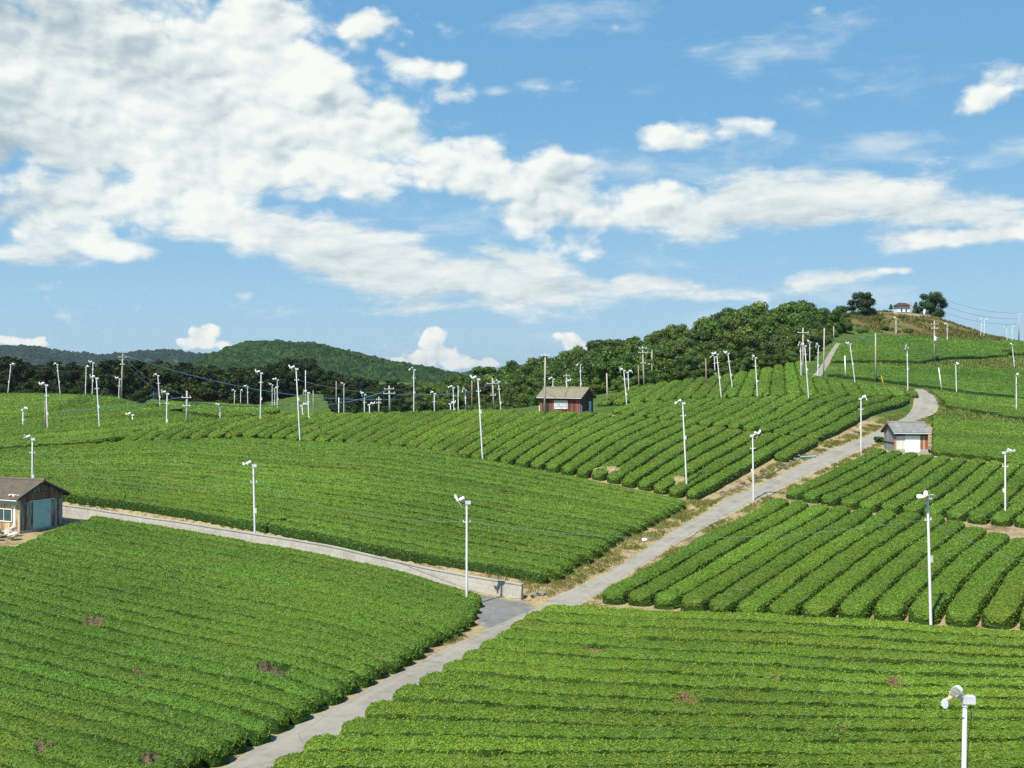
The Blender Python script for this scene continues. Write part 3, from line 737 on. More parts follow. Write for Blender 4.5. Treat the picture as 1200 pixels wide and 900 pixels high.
def field(poly, A, B, n, label, group, gap=0.32, hs=1.0, minlen=3.0, extra=0, ext=0.5, dens=1.0, before=0, tint=(1, 1, 1)):
    """rows of tea lerped between guide lines A and B (photo points dropped on the ground), clipped to the field outline"""
    poly = [to_world(p) for p in poly]
    A = resample([to_world(p) for p in A], 1.0); B = resample([to_world(p) for p in B], 1.0)
    def prep(G):
        d0 = (G[0] - G[min(4, len(G) - 1)]); d1 = (G[-1] - G[max(-5, -len(G))]); L = np.hypot(*np.diff(G, axis=0).T).sum() * ext
        d0 = d0 / np.hypot(*d0) * L; d1 = d1 / np.hypot(*d1) * L
        G = np.concatenate([[G[0] + d0], G, [G[-1] + d1]])
        d = np.hypot(*np.diff(G, axis=0).T); s = np.concatenate([[0], np.cumsum(d)]); q = np.linspace(0, s[-1], 400)
        return np.stack([np.interp(q, s, G[:, k]) for k in (0, 1)], 1)
    A = prep(A); B = prep(B)
    k = 0
    for i in range(-before, n + extra):
        t = (i + 0.5) / n
        G = A * (1 - t) + B * t; G0 = A * (1 - t + 0.5 / n) + B * (t - 0.5 / n); G1 = A * (1 - t - 0.5 / n) + B * (t + 0.5 / n)
        tn = np.gradient(G, axis=0); tn /= np.hypot(*tn.T)[:, None]
        wv = G1 - G0; width = np.abs(wv[:, 0] * tn[:, 1] - wv[:, 1] * tn[:, 0])
        G = resample(np.concatenate([G, width[:, None]], 1), 0.4)
        m = inside(poly, G[:, :2])
        best = (0, 0); st = None
        for q in range(len(m) + 1):
            on = q < len(m) and m[q]
            if on and st is None: st = q
            if not on and st is not None:
                if q - st > best[1] - best[0]: best = (st, q)
                st = None
        if (best[1] - best[0]) * 0.4 < minlen: continue
        seg = G[best[0]:best[1]]
        k += 1
        hw = np.maximum(seg[:, 2] / 2 - gap / 2, 0.3)
        me, org = hedge_mesh(seg[:, :2], hw, len(ROWS) + 1, hs, dens)
        o = bpy.data.objects.new('tea_hedge', me); o.location = org; link(o)
        rv = random.Random(len(ROWS) * 13 + 5); jv = rv.uniform(.93, 1.07); o.color = (tint[0] * jv * rv.uniform(.95, 1.07), tint[1] * jv, tint[2] * jv, 1)
        tag(o, label.format(ORD[k]), 'tea hedge', group)
        ROWS.append(o)

# the plots, near to far
F1 = [(-170,668),(15,652),(62,630),(110,614),(300,648),(400,667),(480,683),(545,698),(566,716),(558,735),(455,796),(350,854),(232,912),(120,975),(-170,965)]
field(F1, [(-160,552),(110,614),(300,648),(480,683),(560,709)], [(-160,790),(0,836),(255,905)], 22, '{} merging tea row out from the farm path in the field below the retaining wall', 'tea rows below the retaining wall', gap=0.24, extra=4, tint=(.86, .93, .95))
F2 = [(628,726),(508,800),(322,908),(180,1000),(1400,1010),(1400,768),(1200,758),(900,737),(640,722)]
field(F2, [(632,721),(900,734),(1200,756)], [(330,905),(760,906),(1200,903)], 12, '{} bright tea row down from the gap, in the field beside the bottom road end', 'tea rows beside the bottom road end', gap=0.58, hs=1.08, extra=3, tint=(1.16, 1.10, 1.0))
F3 = [(702,707),(800,649),(905,592),(1000,605),(1110,615),(1200,628),(1420,640),(1420,760),(1200,742),(1030,731),(900,728),(800,718)]
field(F3, [(702,706),(800,651),(905,592)], [(1190,741),(1232,672)], 13, '{} thick tea row counting from the road, running uphill behind the tall fan pole', 'thick tea rows running uphill from the tall fan', gap=0.26, extra=2, hs=1.06, tint=(1.02,1.02,1))
F4 = [(917,584),(960,556),(1028,533),(1100,541),(1200,552),(1420,560),(1420,628),(1200,620),(1110,611),(1000,599)]
field(F4, [(917,584),(1028,532)], [(1185,618),(1240,560)], 11, '{} thick tea row counting from the road, just below the white-doored hut', 'thick tea rows below the white-doored hut', gap=0.22, extra=3, hs=1.04, tint=(.98,1,1))
F5 = [(1092,534),(1092,492),(1130,494),(1200,503),(1400,512),(1400,556),(1200,549)]
field(F5, [(1080,536),(1200,551),(1400,562)], [(1080,492),(1200,500),(1400,510)], 17, '{} level tea row up the slope behind the white-doored hut', 'tea rows behind the white-doored hut', gap=0.32)
FM = [(-170,578),(75,589),(175,602),(300,626),(400,647),(480,661),(585,674),(618,684),(640,690),(660,680),(700,657),(760,622),(818,589),(818,583),(700,562),(560,545),(480,530),(300,521),(250,521),(0,536),(-170,542)]
field(FM, [(-160,578),(75,589),(175,602),(300,626),(400,647),(480,661),(585,675),(640,690)], [(-160,541),(0,534),(250,519),(480,528),(700,561),(825,588)], 21, '{} tea row up from the retaining wall in the broad middle field', 'tea rows of the broad middle field', gap=0.34, ext=0.25)
F10 = [(118,531),(250,517),(300,516),(480,529),(565,544),(700,564),(800,586),(842,586),(860,573),(900,547),(945,528),(952,520),(900,514),(820,505),(735,493),(690,490),(625,489),(560,486),(470,489),(330,491),(240,497),(170,509)]
field(F10, [(118,527),(200,492)], [(840,588),(966,520)], 40, '{} slanting tea row along the field below the red hut, counted from its low end', 'slanting tea rows below the red hut', gap=0.16, minlen=2.5, ext=1.5, hs=1.0, tint=(1.06, 1.02, 1))
F9b = [(705,483),(735,490),(820,501),(905,511),(960,519),(1000,507),(1058,485),(1075,475),(1060,470),(900,471),(800,474),(740,478)]
field(F9b, [(705,489),(760,471)], [(958,520),(1066,474)], 15, '{} tea row of the plot between the red hut and the road bend', 'tea rows between the red hut and the road bend', gap=0.2, minlen=2.5, ext=1.2)
F9 = [(697,477),(740,475),(800,471),(900,468),(1000,467),(1078,467),(1068,462),(1000,452),(957,446),(947,440),(938,427),(900,435),(850,444),(800,450),(740,458),(700,467)]
field(F9, [(697,477),(745,455)], [(1080,469),(1058,456)], 21, '{} short tea row of the upper plot under the wood, counted from the hut', 'short tea rows under the wood', gap=0.25, minlen=2.0, ext=3.0)
F11 = [(-170,528),(0,530),(110,523),(185,511),(240,497),(228,492),(185,485),(140,471),(100,467),(0,466),(-170,466)]
field(F11, [(-170,530),(0,531),(110,524),(240,510)], [(-170,466),(0,466),(100,468),(175,472)], 27, '{} level tea row up toward the crest, behind the planked hut', 'level tea rows behind the planked hut', gap=0.32, minlen=4, dens=0.9)
F12 = [(150,470),(200,473),(300,480),(330,484),(300,491),(245,491),(190,482)]
field(F12, [(150,471),(240,477),(330,485)], [(170,483),(245,491),(330,498)], 7, '{} tea row down the crest plot near the insulated blue cable', 'tea rows of the crest plot by the blue cable', gap=0.32, minlen=3)
# hill plots beyond the road
F6 = [(1108,480),(1200,493),(1400,503),(1400,480),(1200,472),(1100,462),(1085,458)]
field(F6, [(1100,482),(1200,494),(1400,504)], [(1085,460),(1200,472),(1400,482)], 10, '{} tea row up the slope beyond the road bend', 'tea rows beyond the road bend', gap=0.32)
F7 = [(968,442),(1075,454),(1200,469),(1400,478),(1400,440),(1200,437),(1100,434),(1005,430),(985,432)]
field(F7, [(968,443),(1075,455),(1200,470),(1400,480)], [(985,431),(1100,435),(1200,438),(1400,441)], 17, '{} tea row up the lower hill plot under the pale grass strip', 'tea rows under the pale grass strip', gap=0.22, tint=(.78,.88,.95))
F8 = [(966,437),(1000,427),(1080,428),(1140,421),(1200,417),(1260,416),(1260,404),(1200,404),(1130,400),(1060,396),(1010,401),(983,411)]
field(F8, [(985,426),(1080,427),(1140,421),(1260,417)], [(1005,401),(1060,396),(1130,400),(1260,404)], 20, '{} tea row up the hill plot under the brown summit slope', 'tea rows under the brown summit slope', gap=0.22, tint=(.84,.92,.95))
VP = [(322,474,300),(318,466,318),(345,453,345),(372,452,350),(398,462,320),(405,470,300)]
s_pts = [tuple(atY(u, Y))[:2] for u, v, Y in VP]
print('rows', len(ROWS), 'leaves', N_LEAF[0])
# ------------------------------------------------------------------ trees
def leaf_cloud(rng, lobes, n, size, up=0.35, flat=0.0):
    """leaf faces over a set of lobes (x,y,z,r): quads facing outwards, none buried inside a neighbouring lobe"""
    L = np.array(lobes); wts = L[:, 3] ** 2; wts /= wts.sum()
    k = rng.choice(len(L), n * 2, p=wts)
    d = rng.normal(0, 1, (n * 2, 3)); d[:, 2] = d[:, 2] * 0.9 + up; d /= np.linalg.norm(d, axis=1)[:, None]
    rr = L[k, 3] * rng.uniform(0.72, 1.08, n * 2)
    p = L[k, :3] + d * rr[:, None] * np.array([1, 1, 0.85])
    dist = np.linalg.norm((p[:, None] - L[None, :, :3]) / np.array([1, 1, 0.85]), axis=2) / L[None, :, 3]
    ok = dist.min(1) > 0.70
    p = p[ok][:n]; d = d[ok][:n]; n = len(p)
    nr = d + rng.normal(0, 0.45, (n, 3)); nr[:, 2] += flat; nr /= np.linalg.norm(nr, axis=1)[:, None]
    t = np.cross(nr, rng.normal(0, 1, (n, 3))); t /= np.linalg.norm(t, axis=1)[:, None]; b = np.cross(nr, t)
    s = size * rng.uniform(0.6, 1.4, n)[:, None]
    q = np.stack([p + t * s, p + b * s * 0.62, p - t * s * 0.9, p - b * s * 0.62], 1)
    return q.reshape(-1, 3), n
def lobes_dome(rng, R, z0, z1, n, rmin, rmax):
    out = [(0, 0, (z0 + z1) / 2, R * 0.62)]
    for i in range(n):
        a = rng.uniform(0, 2 * math.pi); h = rng.uniform(0, 1); rad = R * math.sqrt(max(0.03, 1 - (h * 1.05 - 0.25) ** 2)) * rng.uniform(0.45, 0.86)
        out.append((rad * math.cos(a), rad * math.sin(a), z0 + (z1 - z0) * (0.12 + 0.8 * h), R * rng.uniform(rmin, rmax)))
    return out
def crown_mesh(name, rng, lobes, n, size, mat, up=0.35, flat=0.0):
    q, n = leaf_cloud(rng, lobes, n, size, up, flat)
    co = q; f = np.arange(len(q)); s = np.full(n, 4)
    mb = MB()
    for (x, y, z, r) in lobes:
        mb.ball((x, y, z), (r * 0.72, r * 0.72, r * 0.62), 7, 5)
    cv = np.array(mb.v); base = len(co)
    co = np.concatenate([co, cv]); fl = np.array([i + base for fc in mb.f for i in fc]); fs = np.array([len(fc) for fc in mb.f])
    return np_mesh(name, co, np.concatenate([f, fl]), np.concatenate([s, fs]), [mat])
def trunk_mesh(rng, h, r, limbs=4):
    mb = MB()
    mb.tube([(0, 0, -0.4), (0.03 * h * rng.uniform(-1, 1), 0.03 * h * rng.uniform(-1, 1), h * 0.4), (0.06 * h * rng.uniform(-1, 1), 0.05 * h * rng.uniform(-1, 1), h * 0.8)], [r * 1.25, r, r * 0.4], 7)
    for i in range(limbs):
        a = 2 * math.pi * (i + rng.uniform(-.3, .3)) / limbs; z = h * rng.uniform(0.32, 0.5)
        mb.tube([(0, 0, z), (0.13 * h * math.cos(a), 0.13 * h * math.sin(a), z + 0.13 * h), (0.27 * h * math.cos(a), 0.27 * h * math.sin(a), z + 0.32 * h)], [r * 0.5, r * 0.38, r * 0.15], 5)
    return mb.mesh('trunk', M['trunk'], True)
def tree_proto(name, seed, h, R, mat, nleaf, size, nl=13, z0f=0.14):
    rng = np.random.default_rng(seed)
    lob = lobes_dome(rng, R, h * z0f, h * 0.9, nl, 0.30, 0.46)
    return trunk_mesh(rng, h * 0.85, 0.028 * h), crown_mesh('crown', rng, lob, nleaf, size, mat)
TR = random.Random(77)
def place_tree(name, meshes, loc, rz, sc, label, group=None, cat='tree'):
    r = empty(name, loc, rz); r.scale = sc if hasattr(sc, '__len__') else (sc, sc, sc)
    tag(r, label, cat, group)
    for nm, me in zip(('trunk', 'crown'), meshes):
        q = link(bpy.data.objects.new(nm, me), r)
        if nm == 'crown':
            k = TR.uniform(.58, 1.15); y_ = TR.uniform(-.14, .22); q.color = (k * (1 + y_), k, k * (1 - .5 * y_), 1)
    return r
BROAD = [tree_proto('broadleaf_tree', 100 + i, 8.0, 3.7 + 0.25 * (i % 3), M['broad_leaf'], 3400, 0.23, 17) for i in range(6)]
DARK = [tree_proto('woodland_tree', 200 + i, 10.5, 3.9 + 0.3 * (i % 3), M['cloud_shade_leaf'], 1900, 0.40, 15, 0.06) for i in range(5)]

def scatter(region, spacing, seed, n_try=6000):
    rnd = random.Random(seed); pts = []
    poly = np.array(region); x0, y0 = poly.min(0); x1, y1 = poly.max(0)
    for _ in range(n_try):
        p = (rnd.uniform(x0, x1), rnd.uniform(y0, y1))
        if not inside(poly, np.array([p]))[0]: continue
        if all((p[0] - q[0]) ** 2 + (p[1] - q[1]) ** 2 > spacing ** 2 for q in pts): pts.append(p)
    return pts
def uy(u, Y): return ((u - U0) / F * Y, Y)
rnd = random.Random(5)
# wood climbing the hill behind the upper tea plots
WOOD = [uy(470, 262), uy(560, 236), uy(640, 224), uy(700, 212), uy(760, 208), uy(850, 217), uy(905, 228), uy(945, 246), uy(966, 262), uy(980, 280), uy(990, 300), uy(985, 312), uy(940, 306), uy(880, 300), uy(800, 292), uy(720, 290), uy(640, 292), uy(560, 300), uy(470, 304)]
for x, y in scatter(WOOD, 5.0, 3):
    u = U0 + x / y * F
    s = rnd.choice((.72, .85, .95, 1.0, 1.1, 1.22)) * (0.68 if u < 560 else 0.86 if u < 830 else 1.0 if u < 950 else 0.8)
    back = y > 268
    place_tree('broadleaf_tree', BROAD[rnd.randrange(6)], (x, y, float(H(x, y)) - 0.3), rnd.uniform(0, 6.28), (s * rnd.uniform(.9, 1.15), s * rnd.uniform(.9, 1.15), s * rnd.uniform(0.9, 1.12)),
               'rounded green broadleaf tree in the wood climbing the hill behind the upper tea plots', 'broadleaf trees of the hillside wood')
edge = resample(np.array([uy(520, 226), uy(560, 224), uy(620, 222), uy(690, 208), uy(740, 202), uy(800, 206), uy(850, 210), uy(900, 222), uy(932, 230), uy(948, 243), uy(962, 256), uy(976, 278)]), 3.4)
for i, (x, y) in enumerate(edge):
    s = rnd.uniform(0.38, 0.58); x += rnd.uniform(-.8, .8); y += rnd.uniform(-.5, 1.5)
    place_tree('broadleaf_tree', BROAD[rnd.randrange(6)], (x, y, float(H(x, y)) - 0.7), rnd.uniform(0, 6.28), (s * 1.1, s * 1.1, s), 'low bushy young tree at the front edge of the hillside wood', 'young trees edging the hillside wood')
# dark wood in the valley beyond the crest
VALLEY_WOOD = [uy(-190, 285), uy(0, 268), uy(120, 262), uy(220, 285), uy(300, 325), uy(345, 352), uy(385, 352), uy(400, 290), uy(405, 235), uy(470, 225), uy(530, 222), uy(560, 240), uy(520, 330), uy(440, 350), uy(330, 385), uy(200, 368), uy(120, 350), uy(-190, 345)]
SKY_L = [(-200,414),(0,417),(15,416),(37,425),(75,429),(110,430),(125,422),(150,419),(190,422),(225,430),(250,430),(300,428),(330,421),(350,416),(362,419),(380,430),(395,436),(412,445),(440,450),(475,456),(520,458)]
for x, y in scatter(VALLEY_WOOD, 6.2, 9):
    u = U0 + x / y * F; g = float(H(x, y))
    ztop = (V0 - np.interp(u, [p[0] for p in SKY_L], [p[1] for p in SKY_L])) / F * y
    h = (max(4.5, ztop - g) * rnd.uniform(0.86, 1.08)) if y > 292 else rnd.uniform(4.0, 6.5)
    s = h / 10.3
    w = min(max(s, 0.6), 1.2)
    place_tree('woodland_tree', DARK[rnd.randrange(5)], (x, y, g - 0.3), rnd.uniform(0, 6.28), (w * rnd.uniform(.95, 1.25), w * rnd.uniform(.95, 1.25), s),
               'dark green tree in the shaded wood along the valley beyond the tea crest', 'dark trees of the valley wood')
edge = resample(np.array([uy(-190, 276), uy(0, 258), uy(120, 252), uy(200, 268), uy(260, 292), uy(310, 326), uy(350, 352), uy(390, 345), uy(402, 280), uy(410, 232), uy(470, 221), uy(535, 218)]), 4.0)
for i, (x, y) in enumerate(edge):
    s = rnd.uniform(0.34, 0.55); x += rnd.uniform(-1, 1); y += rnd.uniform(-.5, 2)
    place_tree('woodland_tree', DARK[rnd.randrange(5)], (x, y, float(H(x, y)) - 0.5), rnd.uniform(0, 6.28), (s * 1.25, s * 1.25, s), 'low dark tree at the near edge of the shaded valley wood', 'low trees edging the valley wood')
# the two trees on the summit
def summit_tree(seed, R, h, loc, label):
    rng = np.random.default_rng(seed)
    lob = [(0, 0, h * 0.55, R * 0.6)] + [(R * .6 * math.cos(a), R * .6 * math.sin(a), h * .17, R * .24) for a in np.arange(0, 6.2, .7)]
    for i in range(26):
        a = rng.uniform(0, 2 * math.pi); t = rng.uniform(0, 1); rad = R * (0.35 + 0.6 * math.sin(math.pi * (0.25 + 0.62 * t))) * rng.uniform(0.65, 1.0)
        lob.append((rad * math.cos(a), rad * math.sin(a), h * (0.13 + 0.79 * t), R * rng.uniform(0.22, 0.34)))
    place_tree('summit_tree', (trunk_mesh(rng, h * 0.8, 0.24), crown_mesh('crown', rng, lob, 5200, 0.20, M['summit_leaf'], 0.3, 0.5)), loc, 0.4, 1.0, label)
p = atY(1010, 338); summit_tree(11, 4.6, 8.0, (p.x, p.y, p.z - 1.0), 'dense dark tree standing alone beside the wood at the edge of the hilltop')
p = atY(1090, 346); summit_tree(12, 4.9, 8.4, (p.x, p.y, p.z - 1.2), 'wide dark tree on the hilltop beside the white memorial post and pavilion')
# shrubs
def shrub_mesh(seed, r, h, n, size, mat=None):
    rng = np.random.default_rng(seed)
    lob = [(0, 0, h * 0.45, r * 0.7)] + [(r * 0.6 * math.cos(a), r * 0.6 * math.sin(a), h * rng.uniform(.3, .65), r * rng.uniform(.35, .55)) for a in rng.uniform(0, 6.28, 6)]
    return crown_mesh('shrub', rng, lob, n, size, mat or M['shrub_leaf'])
SHRUB = [shrub_mesh(300 + i, 1.1, 1.3, 420, 0.14) for i in range(3)]
WALLSHRUB = [shrub_mesh(310 + i, 0.45, 0.7, 260, 0.07) for i in range(3)]
def shrub(me, p, sc, label, group=None):
    o = bpy.data.objects.new('shrub', me); link(o); o.location = p; o.scale = (sc, sc, sc * 0.9); o.rotation_euler = (0, 0, rnd.uniform(0, 6)); tag(o, label, 'shrub', group)
for i in range(17):
    u = rnd.uniform(1000, 1098); v = rnd.uniform(371, 391)
    p = at(u, v, ymin=240)
    if p.y < 250: continue
    shrub(SHRUB[i % 3], Vector((p.x, p.y, p.z - .25)), rnd.choice((.5, .7, .9, 1.3)), 'dark green shrub scattered on the brown slope under the hilltop pavilion', 'shrubs on the brown summit slope')
shrub(SHRUB[0], at(1181, 417, ymin=200), 1.35, 'round dark bush at the end of the pale grass strip on the hill')
shrub(SHRUB[1], at(1031, 519, ymin=120), 0.75, 'clipped dark bush against the grey gable of the white-doored hut')
for u, v, s, lb in ((183,613,1.0,'small weedy shrub growing alone from the retaining wall near the planked hut'), (205,615,1.15,'bushy weed over the retaining wall, first of a close pair'), (222,618,0.95,'bushy weed over the retaining wall, second of a close pair'),
                    (265,628,1.1,'dark weed hanging on the retaining wall just before the fan pole with a tilted head'), (530,677,0.8,'little weed at the top of the retaining wall beside the tall white fan pole'), (565,684,0.85,'weed trailing from the wall top close to the road junction')):
    p = at(u, v + 3); shrub(WALLSHRUB[int(u) % 3], (p.x, p.y, p.z - 0.1), s, lb)

# ------------------------------------------------------------------ grasses (uncountable)
def grass_patch(name, pts, hgt, blades, mat, seed, width=0.02):
    rng = np.random.default_rng(seed); P = np.array(pts); k = len(P) * blades
    b = np.repeat(P, blades, 0) + rng.normal(0, 0.13, (k, 2))
    z = H(b[:, 0], b[:, 1]); h = hgt * rng.uniform(0.4, 1.2, k); a = rng.uniform(0, 6.28, k); ln = rng.uniform(0.1, 0.7, k) * h
    sc = np.maximum(1, np.hypot(b[:, 0], b[:, 1]) / 70)
    dx, dy = np.cos(a), np.sin(a); w = width * sc
    v0 = np.stack([b[:, 0] - dy * w, b[:, 1] + dx * w, z - 0.02], 1); v1 = np.stack([b[:, 0] + dy * w, b[:, 1] - dx * w, z - 0.02], 1)
    v2 = np.stack([b[:, 0] + dx * ln, b[:, 1] + dy * ln, z + h], 1)
    co = np.stack([v0, v1, v2], 1).reshape(-1, 3)
    me = np_mesh(name, co, np.arange(3 * k), np.full(k, 3), [mat]); o = bpy.data.objects.new(name, me); link(o); tag(o, kind='stuff'); return o
def band(line, d0, d1, dens, seed, clump=0.5):
    rng = np.random.default_rng(seed); L = resample(smooth_line(np.array(line)), 0.5); t = np.gradient(L, axis=0); t /= np.maximum(np.hypot(*t.T), 1e-6)[:, None]; nr = np.stack([-t[:, 1], t[:, 0]], 1)
    n = int(len(L) * 0.5 * abs(d1 - d0) * dens); i = rng.integers(0, len(L), n); q = L[i] + nr[i] * rng.uniform(min(d0, d1), max(d0, d1), n)[:, None] + t[i] * rng.uniform(-.3, .3, n)[:, None]
    keep = fbm(q[:, 0] / 1.6, q[:, 1] / 1.6, seed, 3) > clump
    return [tuple(p) for p in q[keep]]
def keep_out(pts, polys):
    A = np.array(pts)
    for poly in polys:
        A = A[~inside([to_world(p) if len(p) == 2 and abs(p[0]) > 0 else p for p in poly], A)]
    return [tuple(p) for p in A]
vg = band(offset_line(WALL[1:], -0.45), 0, 1.0, 9, 47, 0.45) + band(ROAD_L, 0.1, 2.8, 14, 41, 0.46) + band(ROAD_R, -0.05, -1.0, 12, 43, 0.48) + band(ROAD_L[-14:], 2.0, 6.0, 8, 44, 0.5)
vg = keep_out(vg, [F10, F1, F2, F3, F4, F9b, [(480,700),(545,725),(575,752),(660,706),(625,699),(585,692)]])
grass_patch('verge_grass', vg, 0.26, 14, M['verge_leaf'], 1)
def poly_pts(poly, dens, seed):
    poly = [to_world(p) for p in poly]; A = np.array(poly); rng = np.random.default_rng(seed); lo, hi = A.min(0), A.max(0); n = int((hi - lo).prod() * dens)
    q = rng.uniform(lo, hi, (n, 2)); return [tuple(p) for p in q[inside(poly, q)]]
mg = poly_pts([(1000,431),(1080,434),(1200,438),(1260,438),(1260,418),(1190,418),(1140,423),(1080,428),(1000,426)], 1.6, 51) + poly_pts([(1100,485),(1200,503),(1300,508),(1300,496),(1200,492),(1112,478)], 2.2, 52) + poly_pts([(1082,456),(1100,461),(1110,478),(1101,477),(1096,466)], 3, 53)
hg = [(x, y) for x, y in np.random.default_rng(8).uniform((86, 298), (152, 345), (9000, 2)) if ((x - 117) / 27) ** 2 + ((y - 324) / 22) ** 2 < 1 and fbm(x / 5.0, y / 5.0, 61, 3) > .44]
grass_patch('heath_grass', hg, 0.7, 5, M['heath_leaf'], 3, 0.03)
grass_patch('meadow_grass', mg, 0.55, 12, M['meadow_leaf'], 2, 0.03)
# ------------------------------------------------------------------ huts
def hut(name, label, corner, phi, L, D, eave, ridge, mats, roof_mat_, ov=0.45, ovg=0.35, sign=1):
    """ridge along local x; corner = world position of the front corner on the shown gable side (sign +1: right gable, -1: left gable); phi = turn of the hut"""
    xd = Vector((math.cos(phi), math.sin(phi), 0)); yd = Vector((-math.sin(phi), math.cos(phi), 0))
    ctr = corner - xd * (L / 2 * sign) + yd * (D / 2)
    zs = min(float(H(*(ctr + xd * a * L / 2 + yd * b * D / 2)[:2])) for a in (-1, 1) for b in (-1, 1))
    r = empty(name, (ctr.x, ctr.y, corner.z), phi); tag(r, label, 'hut')
    base = zs - corner.z - 0.3
    t = 0.08
    plinth = MB().box((0, 0, (base + 0.18) / 2), (L + 0.10, D + 0.10, 0.18 - base)); plinth.build('plinth', M['pad_concrete'], r)
    z0 = 0.182
    def sheet(x0, x1, z0_, z1_, y, nm, mat, ribs=0.18):
        mb = MB(); mb.box(((x0 + x1) / 2, y, (z0_ + z1_) / 2), (x1 - x0, t, z1_ - z0_))
        if ribs:
            k = int((x1 - x0) / ribs); s = -1 if y < 0 else 1
            for i in range(1, k):
                mb.box((x0 + (x1 - x0) * i / k, y + s * (t / 2 + 0.012), (z0_ + z1_) / 2), (0.035, 0.02, z1_ - z0_ - 0.01))
        return mb.build(nm, mat, r)
    sheet(-L / 2, L / 2, z0, eave, -D / 2 + t / 2, 'wall', mats['front'])
    sheet(-L / 2, L / 2, z0, eave, D / 2 - t / 2, 'wall', mats['back'], 0)
    for s in (-1, 1):
        y0, y1 = -D / 2 + t + 0.003, D / 2 - t - 0.003
        mb = MB(); out = [(y0, z0), (y1, z0), (y1, eave), (0, ridge - 0.05), (y0, eave)]
        x = s * (L / 2 - t)
        vs = [(x, a, b) for a, b in out] + [(x + s * t, a, b) for a, b in out]; n = 5
        mb.add(vs, [tuple(range(n)), tuple(range(n, 2 * n))] + [(i, (i + 1) % n, (i + 1) % n + n, i + n) for i in range(n)])
        k = int(D / 0.42)
        for i in range(1, k):
            yy = y0 + (y1 - y0) * i / k; top = eave + (ridge - 0.05 - eave) * (1 - abs(yy) / (D / 2)) - 0.05
            mb.box((s * (L / 2 + 0.012), yy, (z0 + top) / 2), (0.022, 0.04, top - z0))
        mb.build('wall', mats['gable_r'] if s > 0 else mats['gable_l'], r)
    sl = (ridge - eave) / (D / 2)
    rf = MB(); hx = L / 2 + ovg; n_t = int(2 * hx / 0.28)
    for s in (-1, 1):
        ye = s * (D / 2 + ov); ze = eave - ov * sl
        a = [(-hx, 0.0, ridge + .02), (hx, 0.0, ridge + .02), (hx, ye, ze + .02), (-hx, ye, ze + .02)]
        b = [(p[0], p[1], p[2] + 0.11) for p in a]
        rf.add(a + b, [(0, 1, 2, 3), (4, 5, 6, 7), (0, 1, 5, 4), (1, 2, 6, 5), (2, 3, 7, 6), (3, 0, 4, 7)])
        for i in range(n_t + 1):       # tile ribs running down the slope
            xx = -hx + 0.04 + (2 * hx - 0.08) * i / n_t
            rf.tube([(xx, s * 0.05, ridge + .13 - .05 * sl), (xx, ye * 0.995, ze + .135)], 0.045, 5)
    ro = rf.build('roof', roof_mat_, r)
    MB().tube([(-hx - .02, 0, ridge + .14), (hx + .02, 0, ridge + .14)], 0.12, 8).build('ridge_cap', roof_mat_, ro)
    fb = MB()
    fb.box((0, -(D / 2 + ov - .04), eave - (ov - .04) * sl - .055), (2 * hx - .02, .04, .13)); fb.box((0, (D / 2 + ov - .04), eave - (ov - .04) * sl - .055), (2 * hx - .02, .04, .13))
    fb.build('fascia', mats['fascia'], r)
    for s in (-1, 1):
        bg_ = MB()
        for q in (-1, 1):
            a = Vector((s * (hx - .05), 0, ridge - .05)); b = Vector((s * (hx - .05), q * (D / 2 + ov - .06), eave - (ov - .06) * sl - .05))
            bg_.tube([a, b], 0.07, 4)
        bg_.build('barge_board', mats['fascia'], r)
    return r
def panel(r, name, mat, c, d, label=None):
    o = MB().box(c, d).build(name, mat, r)
    if label: o['label'] = label
    return o
def window(r, cx, cz, y, w, h, pane_mat, nx=2, nz=1, fw=0.06, frame_mat=None):
    f = MB(); s = -1
    f.box((cx - w / 2, y, cz), (fw, .07, h + fw)); f.box((cx + w / 2, y, cz), (fw, .07, h + fw)); f.box((cx, y, cz + h / 2), (w - fw - .004, .07, fw)); f.box((cx, y - .01, cz - h / 2), (w - fw - .004, .09, fw))
    for i in range(1, nx): f.box((cx - w / 2 + w * i / nx, y, cz), (fw * .7, .06, h - fw - .004))
    for i in range(1, nz): f.box((cx, y + .006, cz - h / 2 + h * i / nz), (w - fw - .004, .05, fw * .6))
    win = f.build('window', frame_mat or M['white_paint'], r)
    MB().box((cx, y + .03, cz), (w - .02, .02, h - .02)).build('pane', pane_mat, win)
    return win

# planked hut at the edge of the frame
A = at(23, 626); A.z += 0.05
H1 = hut('farm_hut', 'rust-streaked planked hut with brown tiled roof and teal gable door beside the farm path', A, math.radians(-24.5), 7.5, 4.4, 2.95, 4.0,
         dict(front=M['rusty_cream'], back=M['rusty_teal'], gable_r=M['rusty_teal'], gable_l=M['rusty_teal'], fascia=M['black_wood']), M['roof_brown'])
d1 = panel(H1, 'door', M['teal_door'], (3.75 + .045, 0.0, 1.32), (.05, 1.8, 2.25))
panel(H1, 'gable_boarding', M['rust_board'], (3.75 + .036, 0, 2.82), (.03, 4.1, .72))
panel(H1, 'wall_band', M['teal_door'], (0, -2.2 - .035, 2.55), (7.4, .04, .46))
window(H1, 2.05, 1.42, -2.2 - .05, 1.75, 1.0, M['glass_dark'], 2)
panel(H1, 'corner_post', M['white_paint'], (3.22, -2.2 - .03, 1.25), (.2, .05, 2.0))
panel(H1, 'wall_band', M['rusty_cream'], (1.6, -2.2 - .028, .52), (3.0, .03, .6))
rb = MB(); rr_ = random.Random(3)
for i in range(9): rb.box((3.2 + rr_.uniform(-.55, .45), -2.25 + rr_.uniform(-.1, .35), 3.0 + rr_.uniform(0, .12)), (.35, .22, .08), rr_.uniform(0, 3))
rb.build('broken_tiles', M['white_bag'], H1)
